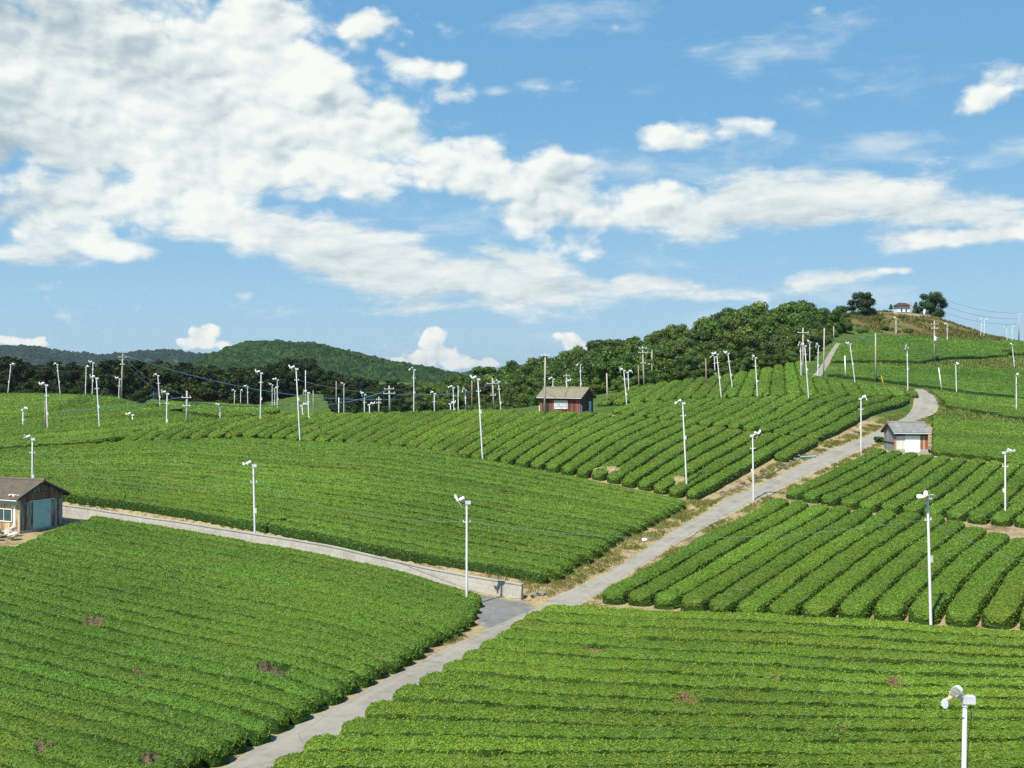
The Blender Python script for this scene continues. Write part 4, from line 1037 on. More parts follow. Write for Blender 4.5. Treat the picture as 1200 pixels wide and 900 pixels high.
# red hut
A = atY(681, 156.0)
H2 = hut('red_hut', 'dark red boarded hut with mossy tiled roof on the tea crest behind a pole', A, math.radians(-30), 6.7, 3.9, 2.75, 3.85,
         dict(front=M['red_board'], back=M['shade_board'], gable_r=M['shade_board'], gable_l=M['red_board'], fascia=M['black_wood']), M['roof_straw'])
window(H2, 0.15, 1.55, -1.95 - .05, 2.1, 1.15, M['glass_pale'], 6, 3, 0.05)
panel(H2, 'wall_panel', M['black_wood'], (-2.15, -1.95 - .03, 1.2), (.55, .03, 2.0))
panel(H2, 'wall_band', M['black_wood'], (0, -1.95 - .034, 2.52), (6.6, .03, .44))  # dark strip painting the eave's shadow along the front wall
d2 = panel(H2, 'door', M['pale_door'], (3.35 + .04, .85, 1.12), (.05, .75, 1.85))
panel(H2, 'corner_post', M['blue_paint'], (3.35 + .03, -1.80, .75), (.14, .30, 1.5), 'blue painted corner board')
panel(H2, 'corner_post', M['white_paint'], (-3.35 - .06, -1.8, .75), (.14, .2, 1.3))
sb = MB(); 
for i in range(7): sb.box((-1.2 + i * .72, -2.35, .12 + (.1 if i % 2 else 0)), (.62, .35, .22), 0.1 * (i % 3 - 1))
sb.build('footing', M['white_bag'], H2)
# white-doored hut
A = atY(1048.5, 136.5)
H3 = hut('white_doored_hut', 'small grey-gabled hut with white shutter door and rusty panels beside the road', A, math.radians(0), 4.15, 3.9, 2.75, 3.7,
         dict(front=M['rusty_white'], back=M['grey_board'], gable_r=M['grey_board'], gable_l=M['grey_board'], fascia=M['black_wood']), M['roof_grey'], 0.5, 0.3, sign=-1)
fy = -1.95
panel(H3, 'wall_band', M['black_wood'], (0, fy - .03, 2.46), (4.1, .04, .52))  # dark board under the eave, the eave's shadow painted into it
sd_ = panel(H3, 'shutter_door', M['white_paint'], (.12, fy - .05, 1.18), (1.84, .05, 2.05))
ls = MB()
for i in range(11): ls.box((.12, fy - .08, .3 + i * .18), (1.8, .012, .02))
ls.build('slat', M['fan_white'], sd_)
panel(H3, 'shutter_box', M['teal_door'], (.12, fy - .10, 2.45), (2.0, .14, .3))
panel(H3, 'wall_panel', M['rusty_red'], (1.58, fy - .03, 1.35), (.92, .04, 1.7))
panel(H3, 'corner_post', M['rusty_red'], (-2.02, fy - .035, 1.35), (.2, .05, 1.7))
panel(H3, 'wall_band', M['pad_concrete'], (-1.45, fy - .045, .36), (1.2, .05, .36)); panel(H3, 'wall_band', M['pad_concrete'], (1.58, fy - .045, .36), (.92, .05, .36))
panel(H3, 'wall_band', M['black_wood'], (-2.075 - .035, 0, 1.28), (.03, 3.8, .16))
MB().box((3.75 + .10, .62, 1.2), (.05, .06, .28)).build('handle', M['galv'], d1); MB().box((3.75 + .085, 0, 2.50), (.06, 2.6, .07)).build('sliding_rail', M['galv'], H1)
MB().box((3.35 + .085, .6, 1.05), (.04, .06, .14)).build('handle', M['galv'], d2); MB().box((.12, fy - .09, .24), (.3, .04, .05)).build('handle', M['galv'], sd_)
for hh_, L_h, D_h, ev in ((H1, 7.5, 4.4, 2.95), (H2, 6.7, 3.9, 2.75), (H3, 4.15, 3.9, 2.75)):
    MB().tube([(-L_h / 2 - .25, -D_h / 2 - .50, ev - .24), (L_h / 2 + .25, -D_h / 2 - .50, ev - .27)], .055, 6).build('gutter', M['galv'], hh_)
# concrete apron in front of it
ap = strip('hut_apron', [tuple(atY(u, Y))[:2] for u, Y in ((1034, 137.6), (1060, 135.6), (1098, 135.3))], [tuple(atY(u, Y))[:2] for u, Y in ((1030, 135.2), (1060, 133.2), (1102, 133.2))], M['pad_concrete'], 0.06)
# hilltop pavilion
P0 = atY(1057, 343); P0.z += 0.1
pv = empty('hilltop_pavilion', P0, 0.12); tag(pv, 'tiny white-walled pavilion with dark roof on top of the hill', 'pavilion')
MB().box((0, 0, .95), (4.2, 2.6, 1.9)).build('wall', M['white_paint'], pv)
rf = MB(); a = [(-2.55, -1.9, 1.95), (2.55, -1.9, 1.95), (2.55, 1.9, 1.95), (-2.55, 1.9, 1.95), (-1.2, 0, 3.0), (1.2, 0, 3.0)]
rf.add(a, [(0, 1, 5, 4), (1, 2, 5), (2, 3, 4, 5), (3, 0, 4), (0, 3, 2, 1)]); rf.build('roof', M['roof_dark'], pv)
gb = MB(); gb.add([(-1.3, -1.93, 2.0), (1.3, -1.93, 2.0), (0, -1.15, 2.85), (-1.3, -1.6, 2.0), (1.3, -1.6, 2.0)], [(0, 1, 2), (0, 2, 3), (1, 4, 2), (0, 3, 4, 1)]); gb.build('gable', M['maroon'], pv)
for x in (-.8, .75): panel(pv, 'opening', M['glass_dark'], (x, -1.31, .62), (.55, .04, .9))
# parapet, posts and clutter on the hilltop
kb = MB(); pp = [atY(u, 339.5) for u in np.linspace(1018, 1090, 16)]
for a, b in zip(pp[:-1], pp[1:]):
    m = (a + b) / 2; kb.box((m.x - pp[0].x, m.y - pp[0].y, max(a.z, b.z) - pp[0].z + .12), ((b - a).length - .02, .3, .75), math.atan2(b.y - a.y, b.x - a.x))
o = kb.build('parapet', M['kerb_concrete'], None, pp[0]); tag(o, 'low pale parapet edging the hilltop in front of the pavilion', 'parapet')
def hill_post(name, u, Y, h, w, mat, label, cat, top=None):
    p = atY(u, Y); r = empty(name, p); tag(r, label, cat)
    MB().box((0, 0, h / 2 - .1), (w, w, h + .2)).build('post', mat, r)
    if top: MB().box((0, 0, h + top[1] / 2), (top[0], w * 1.1, top[1])).build('top', mat, r)
hill_post('memorial_post', 1083, 341, 1.9, .42, M['white_paint'], 'stout white stone post at the hilltop edge beside the wide dark tree', 'memorial', (.5, .12))
hill_post('sign_post', 1067, 341, 3.3, .28, M['concrete_pole'], 'tall pale post rising beside the hilltop pavilion', 'post', (.4, .15))
p = atY(1038, 341); r = empty('picnic_table', p); tag(r, 'small brown wooden table near the hilltop pavilion', 'table')
MB().box((0, 0, .95), (1.6, .9, .12)).build('table_top', M['wood_pole'], r)
for s in (-1, 1): MB().box((s * .6, 0, .44), (.12, .7, .88)).build('leg', M['wood_pole'], r)
SMALLT = (trunk_mesh(np.random.default_rng(5), 2.2, .06, 3), crown_mesh('crown', np.random.default_rng(6), [(0, 0, 1.9, .45), (.3, .1, 1.4, .4), (-.3, 0, 1.3, .4), (0, -.1, 2.4, .3)], 300, .12, M['broad_leaf']))
place_tree('young_tree', SMALLT, atY(1044, 342), 0, 1.05, 'slender young tree between the wooden table and the pavilion')
place_tree('young_tree', SMALLT, atY(1073, 344), 2, 1.35, 'young leafy tree between the tall pale post and the memorial post')
# ------------------------------------------------------------------ stones and bits beside the road
def stone_mesh(seed):
    mb = MB(); mb.ball((0, 0, 0), (.5, .36, .3), 8, 5, .22, random.Random(seed)); return mb.mesh('stone', M['stone'])
STONE = [stone_mesh(i) for i in range(4)]
PALE = STONE[0].copy(); PALE.materials[0] = M['pale_stone']
def stone(p, s, label, group, me=None):
    o = bpy.data.objects.new('stone', me or STONE[rnd.randrange(4)]); link(o); o.location = p; o.scale = (s, s, s * rnd.uniform(.7, 1)); o.rotation_euler = (rnd.uniform(-.3, .3), rnd.uniform(-.3, .3), rnd.uniform(0, 6.28)); tag(o, label, 'stone', group)
ln = [at(u, v) for u, v in ((846, 580), (862, 573), (880, 566), (900, 557), (916, 549), (930, 542), (940, 536))]
L_ = resample(np.array([(p.x, p.y) for p in ln]), 0.62)
for i, q in enumerate(L_):
    for k in range(1 + (i % 3 == 0)):
        x, y = q[0] + rnd.uniform(-.12, .12), q[1] + rnd.uniform(-.12, .12) + .16 * k
        stone((x, y, float(H(x, y)) + .06 + .2 * k), rnd.uniform(.3, .55), 'grey stone in the rough row along the foot of the bank by the road', 'stones along the bank foot')
for i in range(14):
    p = at(rnd.uniform(-8, 20), rnd.uniform(627, 634)); p.z += .25; stone((p.x, p.y, p.z + .15 + (.3 if i % 3 == 0 else 0)), rnd.uniform(.5, 1.0), 'pale stone in the heap before the planked hut', 'pale stones heaped at the planked hut', PALE)
for u, v in ((626, 699), (634, 697)):
    p = at(u, v); stone((p.x, p.y, p.z + .1), .7, 'light boulder lying at the end of the retaining wall', 'light boulders at the wall end')
for u, v, sz, lb in ((712, 549, 2.6, 'pale brown mound of mulch at the low edge of the slanting rows, off the road'), (792, 561, 2.2, 'pale brown mound of soil and mulch at the low edge near the road corner')):
    p = at(u, v + 8); mb = MB(); mb.ball((0, 0, 0), (sz, sz * .6, .95), 18, 8, .10, random.Random(u)); o = mb.build('soil_mound', M['mulch'], None, p, smooth=True); tag(o, lb, 'soil mound')
p = at(755, 634); o = MB().ball((0, 0, .1), (.28, .2, .14), 9, 6, .25, random.Random(2)).build('rubbish_bag', M['white_bag'], None, p); tag(o, 'crumpled white plastic bag lying on the dry road verge', 'bag')
for u, v, sc in ((905, 575, 1), (872, 590, .8)):
    pass
p = at(953, 540, ymin=110); o = MB().tube([(-1.1, -.5, .22), (1.1, .9, .22)], .09, 7).build('plastic_pipe', M['pale_blue'], None, (p.x - .2, p.y + 1.2, float(H(p.x - .2, p.y + 1.2)))); tag(o, 'pale blue plastic pipe lying on the bank above the road', 'pipe')
# ------------------------------------------------------------------ frost fans
def blade_mesh(pitch, name='blade'):
    ax = Vector((-.74, -.58, -.34)).normalized()
    return ax
FAX = Vector((-.74, -.58, -.34)).normalized()
def rotor_frame():
    up = Vector((0, 0, 1)); e1 = (up - FAX * up.dot(FAX)).normalized(); e2 = FAX.cross(e1); return e1, e2
def make_fan():
    r = empty('frost_fan', (0, 0, 0))
    pole = MB().tube([(0, 0, -.02), (0, 0, .5), (0, 0, 1.0)], [.088, .080, .068], 10).build('pole', M['white_pole'], r, smooth=True)
    hb = MB().box((.10, 0, .12), (.40, .23, .25)); hb.tube([(0, 0, -.12), (0, 0, .0)], .095, 10); hb.build('head_box', M['galv'], r)
    e = MB().tube([(.02, 0, .17), (-.30, -.10, .27), (-.42, -.18, .30)], [.085, .075, .07], 8); e.build('arm', M['galv'], r, smooth=True)
    c = Vector((-.40, -.20, .40)); m_ = MB().tube([c - FAX * .26, c - FAX * .22, c + FAX * .14, c + FAX * .2], [.09, .145, .145, .10], 12); m_.build('motor', M['fan_white'], r, smooth=False)
    h0 = c + FAX * .2
    global HUB_AT
    HUB_AT = h0.copy(); hub = MB().tube([FAX * .002, FAX * .16, FAX * .30], [.10, .075, .02], 10).build('hub', M['hub_orange'], r, smooth=True)
    e1, e2 = rotor_frame()
    for k in range(2):
        w = math.radians(205 + 180 * k); rad = e1 * math.cos(w) + e2 * math.sin(w); tan = FAX.cross(rad); pit = math.radians(32)
        ch = tan * math.cos(pit) + FAX * math.sin(pit); nn = rad.cross(ch)
        o = FAX * .12; pts = [(.05, -.05, .05), (.18, -.10, .10), (.34, -.15, .13), (.48, -.14, .12), (.56, -.07, .06)]
        vs = []; fs = []
        for s_ in (-1, 1):
            for a, b0, b1 in pts:
                tw = math.radians(-18 * a / .56); cc = ch * math.cos(tw) + nn * math.sin(tw)
                for b in (b0, b1): vs.append(o + rad * a + cc * b + nn * (.009 * s_))
        n = len(pts)
        for s_ in range(2):
            for i in range(n - 1):
                q = s_ * 2 * n + 2 * i; fs.append((q, q + 1, q + 3, q + 2))
        for i in range(n - 1):
            for j in (0, 1): fs.append((2 * i + j, 2 * i + 2 + j, 2 * n + 2 * i + 2 + j, 2 * n + 2 * i + j))
        fs += [(0, 1, 2 * n + 1, 2 * n), (2 * n - 2, 2 * n - 1, 4 * n - 1, 4 * n - 2)]
        MB().add(vs, fs).build('blade', M['fan_blade'], hub)
    br = MB().box((0, 0, -1.35), (.62, .05, .05))
    for s in (-1, 1): br.tube([(s * .26, 0, -1.35), (s * .26, 0, -1.2)], .04, 6)
    br.build('cable_bracket', M['insulator'], r)
    cb = MB().tube([(.17, 0, .0), (.22, 0, -.4), (.13, 0, -1.1), (.10, 0, -2.4)], .014, 5); cb.build('cable', M['black_rubber'], r)
    bx = MB().box((.14, -.02, -3.9), (.18, .24, .42)); bx.build('switch_box', M['galv'], r)
    return r
FAN0 = make_fan()
FAN_TOPS = {}
used = [False]; FR = random.Random(21)
def pole_points(ub, vb, ut, vt, Y, lift):
    if Y is None:
        p = at(ub, vb, lift); p.z = float(H(p.x, p.y))
    else:
        p = atY(ub, Y)
    top = Vector(((ut - U0) / F * p.y, p.y, (V0 - vt) / F * p.y))
    return p, top
def orient(r, p, top, rz):
    d = (top - p).normalized(); q = Vector((0, 0, 1)).rotation_difference(d)
    r.rotation_mode = 'QUATERNION'; r.rotation_quaternion = q @ Matrix.Rotation(rz, 3, 'Z').to_quaternion(); r.location = p
def fan(ub, vb, ut, vt, label, rz=0.0, Y=None, lift=0.75, box=True, key=None, thick=1.0, spin=None, hsc=.88, group='white frost fans standing among the tea'):
    p, top = pole_points(ub, vb, ut, vt, Y, lift)
    h = (top - p).length - .16
    r = FAN0 if label is FANS[-1][4] else copy_tree(FAN0)      # the pattern itself becomes the last one placed
    for c in r.children:
        b = c.name.split('.')[0]
        if b == 'pole': c.scale = (thick, thick, h + .15); c.location = (0, 0, -.15)
        elif b == 'hub':
            c.location = (HUB_AT.x * hsc, HUB_AT.y * hsc, HUB_AT.z * hsc + h); c.scale = (hsc,) * 3
            c.rotation_mode = 'QUATERNION'; c.rotation_quaternion = Matrix.Rotation(FR.uniform(0, 6.28) if spin is None else spin, 3, FAX).to_quaternion()
        else: c.location = (0, 0, h); c.scale = (hsc,) * 3
    if not box:
        for c in list(r.children):
            if c.name.split('.')[0] in ('switch_box',): bpy.data.objects.remove(c)
    if key == 'P10':
        for c in list(r.children):
            if c.name.split('.')[0] in ('cable_bracket', 'switch_box'): bpy.data.objects.remove(c)
    orient(r, p, top, rz); tag(r, label, 'frost fan', group)
    if key: FAN_TOPS[key] = top + (p - top).normalized() * 1.3
    return r
W = 'white frost fan '
FANS = [
 # near and middle distance
 (1128,1010,1131,818,'white frost fan with orange hub and mint blade rising from the bottom field',dict(Y=34,key='P10',hsc=.95,spin=math.radians(-62))),
 (547,713,547,588,'white frost fan standing on the farm path against the retaining wall near the junction',dict(Y=73,key='P1',box=False,spin=0)),
 (299,640,297,545,'white frost fan with spread blades at the wall-side edge of the broad field',dict(Y=86.5,key='P2')),
 (1091,737,1087,582,'tall white frost fan in the gap below the thick uphill tea rows',dict(lift=0,key='P3',rz=.5)),
 (1178,610,1178,530,'white frost fan between the two plots of thick rows, facing away from the road',dict(lift=0,rz=2.4,key='P4')),
 (883,587,882,510,'white frost fan at the road edge with its head turned toward the road',dict(lift=0,rz=2.9,key='P5')),
 (805,577,800,472,'tall white frost fan at the upper road corner of the broad field',dict(lift=0,key='P6')),
 (1009,531,1009,467,'white frost fan at the roadside by the white-doored hut',dict(lift=0,rz=2.8,key='P9')),
 (38,565,38,514,'white frost fan rising behind the ridge of the planked hut',dict(Y=103,key='P0')),
 (566,537,560,444,'tall leaning white frost fan at the low edge of the slanting rows below the crest',dict(Y=None,key='P7')),
 (352,517,347,432,'tall leaning white frost fan at the top edge of the broad field',dict(key='P8')),
 (485,483,485,433,'tall straight white frost fan on the crest before the valley gap',dict(Y=172,rz=.2,key='Q1')),
 (305,492,306,437,'white frost fan on the crest plot beside the slack blue cable',dict(key='Q2')),
 (117,501,113,443,'tall white frost fan in the level rows behind the planked hut',dict(key='Q3')),
 (56,502,54,451,'white frost fan with twin white heads paired with a thin bare pole',dict(key='Q4')),
 (27,503,27,480,'short white frost fan beside the bare tan track in the level rows',dict(rz=2.6,lift=.3)),
 (9,461,13,427,'white frost fan on the crest nearest the frame edge, head turned outward',dict(Y=222,rz=2.6)),
 (71,461,67,427,'slightly leaning white frost fan on the crest before the dark wood',dict(Y=222)),
 (100,462,101,430,'shorter of the two adjoining frost fans on the crest beside the concrete pole',dict(Y=220,rz=2.2)),
 (108,462,109,425,'taller of the two adjoining frost fans on the crest beside the concrete pole',dict(Y=218)),
 (139,468,140,444,'small frost fan tucked in front of the crest utility pole with the blue cable',dict(Y=208)),
 (188,481,185,440,'white frost fan under the long blue cable, dark wood behind',dict(Y=184)),
 (195,497,196,461,'white frost fan in front of the blue cable at the end of the level rows',dict()),
 (156,498,155,486,'knee-high frost fan alone in the level tea rows',dict(lift=.3,box=False)),
 (258,493,258,476,'low frost fan in the crest plot under the crossing cables',dict(lift=.3,box=False,rz=.8)),
 # beyond the crest
 (274,474,275,458,'pale frost fan below the crest, first of a pair under the blue cable',dict(Y=262,box=False)),
 (282,474,282,458,'pale frost fan below the crest, second of a pair under the blue cable',dict(Y=264,box=False,rz=2)),
 (291,474,290,453,'taller pale frost fan just past the pair under the blue cable',dict(Y=258,box=False)),
 (319,472,319,451,'pale frost fan at the foot of the valley plot, slim and far off',dict(Y=270,box=False)),
 (322,474,322,455,'shorter pale fan close behind the slim one by the valley plot',dict(Y=285,box=False,rz=2.5)),
 (325,478,325,445,'white frost fan standing out against the pale green valley plot',dict(Y=205,rz=.3)),
 (362,490,361,460,'white frost fan on the crest next to the tall leaning pole',dict()),
 (355,490,354,475,'stubby frost fan between two taller ones on the crest',dict(lift=.3,box=False,rz=2.9)),
 (403,474,403,450,'grey frost fan against the dark wood beyond the crest',dict(Y=262,box=False)),
 (427,485,427,462,'white frost fan on the crest where the blue cables meet',dict(Y=172,rz=.4)),
 (433,486,433,474,'stubby frost fan on the crest beside the cable meeting point',dict(Y=170,rz=2.8,box=False)),
 (509,482,509,461,'white frost fan on the crest just past the tall straight fan',dict(Y=178)),
 (528,482,528,473,'tiny frost fan on the crest beside a cluster of poles',dict(Y=180,box=False,rz=2.7)),
 (532,481,531,454,'white frost fan in the pole cluster, its head toward the valley',dict(Y=180)),
 (537,480,537,455,'second white frost fan in the pole cluster, almost overlapping the first',dict(Y=178,rz=1.2)),
 (546,480,545,457,'white frost fan at the end of the pole cluster nearest the red hut',dict(Y=180,rz=.5)),
 (587,479,584,447,'leaning white frost fan beside the utility pole with slanting crossarms',dict(Y=184)),
 # around the red hut and under the wood
 (681,455,680,427,'tall white frost fan rising behind the roof of the red hut',dict(Y=205,rz=.3)),
 (648,458,648,444,'frost fan head peeping over the red hut roof behind the tall pole',dict(Y=200,rz=.2)),
 (665,460,664,447,'small frost fan peeping over the middle of the red hut roof',dict(Y=206,rz=2.6,box=False)),
 (735,474,731,434,'white frost fan in front, one of two nearly touching past the red hut',dict()),
 (737,466,736,436,'white frost fan behind, one of two nearly touching past the red hut',dict(Y=192,rz=2.9)),
 (759,450,757,428,'white frost fan beside the double-crossarm utility pole under the wood',dict(Y=212,rz=2.7)),
 (825,441,823,430,'small frost fan at the wood edge with its head turned to the trees',dict(Y=216,box=False)),
 (838,441,837,418,'white frost fan behind the sharply leaning one at the wood edge',dict(Y=216)),
 (846,467,840,415,'sharply leaning tall white frost fan in the short rows under the wood',dict(rz=.3)),
 (859,455,853,414,'leaning white frost fan with its head over the slope, under the wood',dict(rz=.1)),
 (855,440,854,426,'small far frost fan at the wood edge beside a leaning pole',dict(Y=222,box=False)),
 (880,434,879,421,'small frost fan in shade at the wood edge, first of a pair',dict(Y=226,box=False)),
 (884,433,884,412,'taller frost fan in shade at the wood edge, second of a pair',dict(Y=226,box=False)),
 (888,465,885,419,'tall white frost fan in the open short rows, dark wood behind its head',dict(rz=.2)),
 (948,467,943,405,'tall leaning white frost fan near the foot of the hill road',dict(rz=.2)),
 (939,438,938,403,'white frost fan by the hill road, behind the tall leaning one',dict(Y=198,rz=.4)),
 (949,424,949,401,'white frost fan at the wood corner where the hill road starts',dict(Y=232,rz=.2,box=False)),
 (958,441,959,405,'frost fan with orange hub at the edge of the hill road',dict(Y=199,rz=.2)),
 (1002,447,996,403,'leaning white frost fan on the lower hill plot above the dark hedge line',dict(Y=198)),
 (1064,460,1063,407,'tall straight white frost fan above the road bend on the hill',dict(Y=184,rz=.4)),
 (1050,393,1050,373,'white frost fan on the brown slope under the pavilion',dict(Y=309,rz=.2,lift=0)),
 (1110,400,1110,380,'thin frost fan at the shoulder of the brown summit slope',dict(Y=296,lift=0)),
 (1121,464,1120,427,'white frost fan with dark head in the lower hill plot',dict(Y=198,rz=1.5)),
 (1189,431,1186,404,'white frost fan at the pale grass strip near the round bush',dict(rz=.4,lift=.2)),
 (1191,480,1191,440,'white frost fan beyond the road bend close to the frame edge',dict(rz=1.2)),
 (1149,394,1151,375,'tiny frost fan on the skyline ridge, first of a pair below the cables',dict(Y=318,box=False,lift=0)),
 (1153,394,1154,375,'tiny frost fan on the skyline ridge, second of a pair below the cables',dict(Y=318,box=False,rz=2.6,lift=0)),
 (1180,401,1180,383,'tiny frost fan on the ridge between the skyline pair and the tall far pole',dict(Y=312,box=False,lift=0)),
 (1186,401,1186,383,'tiny frost fan on the ridge close beside the tall far pole',dict(Y=312,box=False,rz=2.6,lift=0)),
]
for ub, vb, ut, vt, lb, kw in FANS: fan(ub, vb, ut, vt, lb, **kw)

# ------------------------------------------------------------------ utility poles and plain poles
UT = {}
def utility_pole(key, ub, vb, ut, vt, label, Y=None, arms=((.3, 1.5), (1.0, 1.2)), mat='concrete_pole', rz=0.0, lift=.75, box=False, rad=.15):
    p, top = pole_points(ub, vb, ut, vt, Y, lift); h = (top - p).length
    r = empty('utility_pole', p); tag(r, label, 'utility pole', 'utility poles among the tea plots'); orient(r, p, top, rz)
    MB().tube([(0, 0, -.2), (0, 0, h)], [rad * 1.15, rad * .75], 10).build('pole', M[mat], r, smooth=True)
    for dz, wd in arms:
        ca = MB().box((0, -rad - .04, h - dz), (wd, .09, .09)).build('crossarm', M['galv'], r)
        for s in (-.45, .0, .45) if wd > 1.3 else (-.42, .42):
            MB().tube([(s * wd, -rad - .04, h - dz + .05), (s * wd, -rad - .04, h - dz + .24)], [.05, .035], 6).build('insulator', M['insulator'], ca)
    if box:
        MB().tube([(.0, -rad - .3, h - 4.2), (.0, -rad - .3, h - 3.3)], .28, 10).build('transformer', M['fan_white'], r)
        MB().box((.5, -rad - .05, h - 3.6), (1.0, .08, .08)).build('bracket', M['galv'], r)
    UT[key] = top
    return r
utility_pole('U1', 142, 468, 144, 411, 'concrete utility pole with three crossarms on the crest, blue cable running from it', 207, ((.3, 1.9), (1.2, 1.5), (2.6, .8)), rz=.2)
utility_pole('U2', 219, 495, 219, 458, 'short utility pole with crossarms under the blue cable in the crest plot', None, ((.9, 1.3), (2.0, 1.1)))
utility_pole('U3', 457, 484, 456, 452, 'utility pole with wide crossarms on the crest between two cable spans', 174, ((.5, 1.6), (1.2, 1.9)))
utility_pole('U4', 579, 480, 577, 443, 'utility pole with slanting side brackets on the crest before the hillside wood', 184, ((.9, 2.0), (2.9, .9)))
utility_pole('U5', 638, 483, 639, 414, 'tall tan utility pole standing against the front of the red hut', 152, ((.3, 1.2),), mat='concrete_pole', rad=.13, lift=0)
utility_pole('U6', 664, 456, 664, 438, 'small utility pole with a crossarm seen over the red hut roof', 215, ((.4, 1.2),))
utility_pole('U7', 755, 457, 753, 406, 'utility pole with double crossarms at the foot of the hillside wood', 198, ((.3, 1.5), (1.1, 1.7), (3.0, .9)))
utility_pole('U8', 941, 437, 941, 384, 'utility pole with crossarm at the start of the hill road', 198, ((.9, 2.0),))
utility_pole('U9', 1095, 422, 1095, 376, 'utility pole with white transformer on the upper hill plot', 234, ((.7, 1.6), (1.6, 1.4)), box=True)
utility_pole('U10', 1194, 395, 1194, 367, 'tall thin utility pole on the ridge skyline carrying the hilltop cables', 318, ((.4, 1.0),), lift=0)
utility_pole('U11', 444, 486, 444, 465, 'lattice-topped utility pole below the crest between fan and crossarm pole', 196, ((.5, .9), (1.1, .9)))
def plain_pole(ub, vb, ut, vt, label, Y=None, mat='concrete_pole', lift=.75, rad=.12, cap=True, key=None):
    p, top = pole_points(ub, vb, ut, vt, Y, lift); h = (top - p).length
    r = empty('bare_pole', p); tag(r, label, 'pole', 'bare poles among the tea plots'); orient(r, p, top, 0)
    MB().tube([(0, 0, -.2), (0, 0, h)], [rad * 1.1, rad * .9], 9).build('shaft', M[mat], r, smooth=True)
    if cap: MB().tube([(0, 0, h + .002), (0, 0, h + .08)], rad * 1.05, 9).build('cap', M['insulator'], r)
    if key: UT[key] = top
    return r
plain_pole(53, 502, 53, 471, 'thin bare brownish pole beside the twin-headed frost fan', mat='wood_pole', rad=.08)
plain_pole(712, 470, 711, 438, 'bare pale pole standing alone past the red hut', None)
plain_pole(749, 457, 748, 430, 'bare weathered pole next to the double-crossarm pole', 200, 'wood_pole')
plain_pole(764, 450, 764, 411, 'tall bare pole at the wood edge past the double-crossarm pole', 212, key='B1')
plain_pole(828, 450, 827, 421, 'brown bare pole in the short rows between leaning fans', None, 'wood_pole')
plain_pole(553, 480, 553, 447, 'tan bare pole in the crest pole cluster', 182, 'wood_pole', key='B2')
plain_pole(965, 439, 966, 385, 'tall bare tan pole beside the hill road', 199, key='B3')
plain_pole(977, 396, 977, 383, 'short bare pole before the dark upper wood', 262)
plain_pole(991, 439, 990, 417, 'short bare white pole beside the leaning fan on the lower hill plot', 205, 'white_pole')
plain_pole(1026, 447, 1026, 391, 'tall bare tan pole with yellow stay guard on the lower hill plot', 203, key='B4')
plain_pole(1104, 457, 1100, 431, 'leaning bare pale pole on the lower hill plot', 200, 'white_pole', rad=.1)
plain_pole(358, 470, 358, 434, 'grey bare pole standing on the valley plot below the wooded mountain', 300, 'white_pole', rad=.1)
plain_pole(394, 474, 394, 447, 'dim grey pole against the dark wood beyond the crest', 290, 'concrete_pole', rad=.1)
plain_pole(367, 474, 367, 458, 'short grey pole between valley plot and dark wood', 280, 'concrete_pole', rad=.1)
plain_pole(397, 482, 397, 466, 'short pale pole just below the crest before the dark wood', 215, 'white_pole', rad=.09)
# stay wire with its guard
p = atY(1035, 202); o = MB().tube([(0, 0, 0), (-.35, 0, 1.6)], .09, 7).build('stay_guard', M['orange_guard'], None, p); tag(o, 'bright yellow stay-wire guard at the foot of the tall tan pole', 'guard')
# blue apparatus
p = atY(180, 212); r = empty('pump_stand', p); tag(r, 'small blue apparatus on a stand at the crest below the blue cable', 'equipment')
MB().box((0, 0, .9), (1.1, .6, .45)).build('tank', M['blue_paint'], r); MB().tube([(0, 0, 1.12), (0, 0, 2.7)], .09, 7).build('stem', M['blue_paint'], r); MB().box((0, 0, 2.2), (.8, .15, .12)).build('crossbar', M['blue_paint'], r)
for s in (-.4, .4): MB().box((s, 0, .34), (.1, .5, .675)).build('leg', M['blue_paint'], r)

# ------------------------------------------------------------------ cables
def cable(a, b, sag, rad, mat, label, n=18):
    a, b = Vector(a), Vector(b); pts = []
    for i in range(n + 1):
        t = i / n; p = a.lerp(b, t) - a; p.z -= 4 * sag * t * (1 - t); pts.append(p)
    o = MB().tube(pts, rad, 5).build('cable', M[mat], None, a, smooth=True); tag(o, label, 'cable')
T = FAN_TOPS
def pxy(u, v, Y): return Vector(((u - U0) / F * Y, Y, (V0 - v) / F * Y))
cable(T['P0'], T['P2'], 1.6, .013, 'wire_green', 'thin green cable sagging from the planked hut fan to the spread-bladed fan')
cable(T['P2'], T['P1'], 0.9, .012, 'wire_green', 'thin green cable from the spread-bladed fan to the fan on the farm path')
cable(pxy(-40, 735, 50), T['P2'] + Vector((0, 0, -4.5)), 0.8, .012, 'wire_green', 'thin green cable crossing low over the field below the retaining wall')
cable(T['P1'], T['P3'], 1.1, .012, 'wire_green', 'thin green cable spanning the road from the farm path fan')
cable(T['P3'], pxy(1330, 680, 58), .8, .012, 'wire_green', 'thin green cable leaving the tall fan in the gap toward the frame edge')
cable(T['P8'], T['P7'], 1.0, .012, 'wire_green', 'thin cable between the two tall leaning fans above the broad field')
cable(UT['U1'] + Vector((.3, -.2, -.9)), pxy(470, 468, 230), 2.6, .075, 'wire_blue', 'thick blue cable sloping from the crest utility pole over the valley plots')
cable(UT['U1'] + Vector((-.3, -.2, -.6)), UT['U2'] + Vector((0, 0, -.6)), 1.2, .025, 'wire_dark', 'dark cable dropping from the crest utility pole to the short crossarm pole')
cable(UT['U1'] + Vector((.2, -.2, -1.8)), UT['U2'] + Vector((.3, 0, -1.4)), 1.4, .025, 'wire_dark', 'second dark cable dropping beside the first from the crest utility pole')
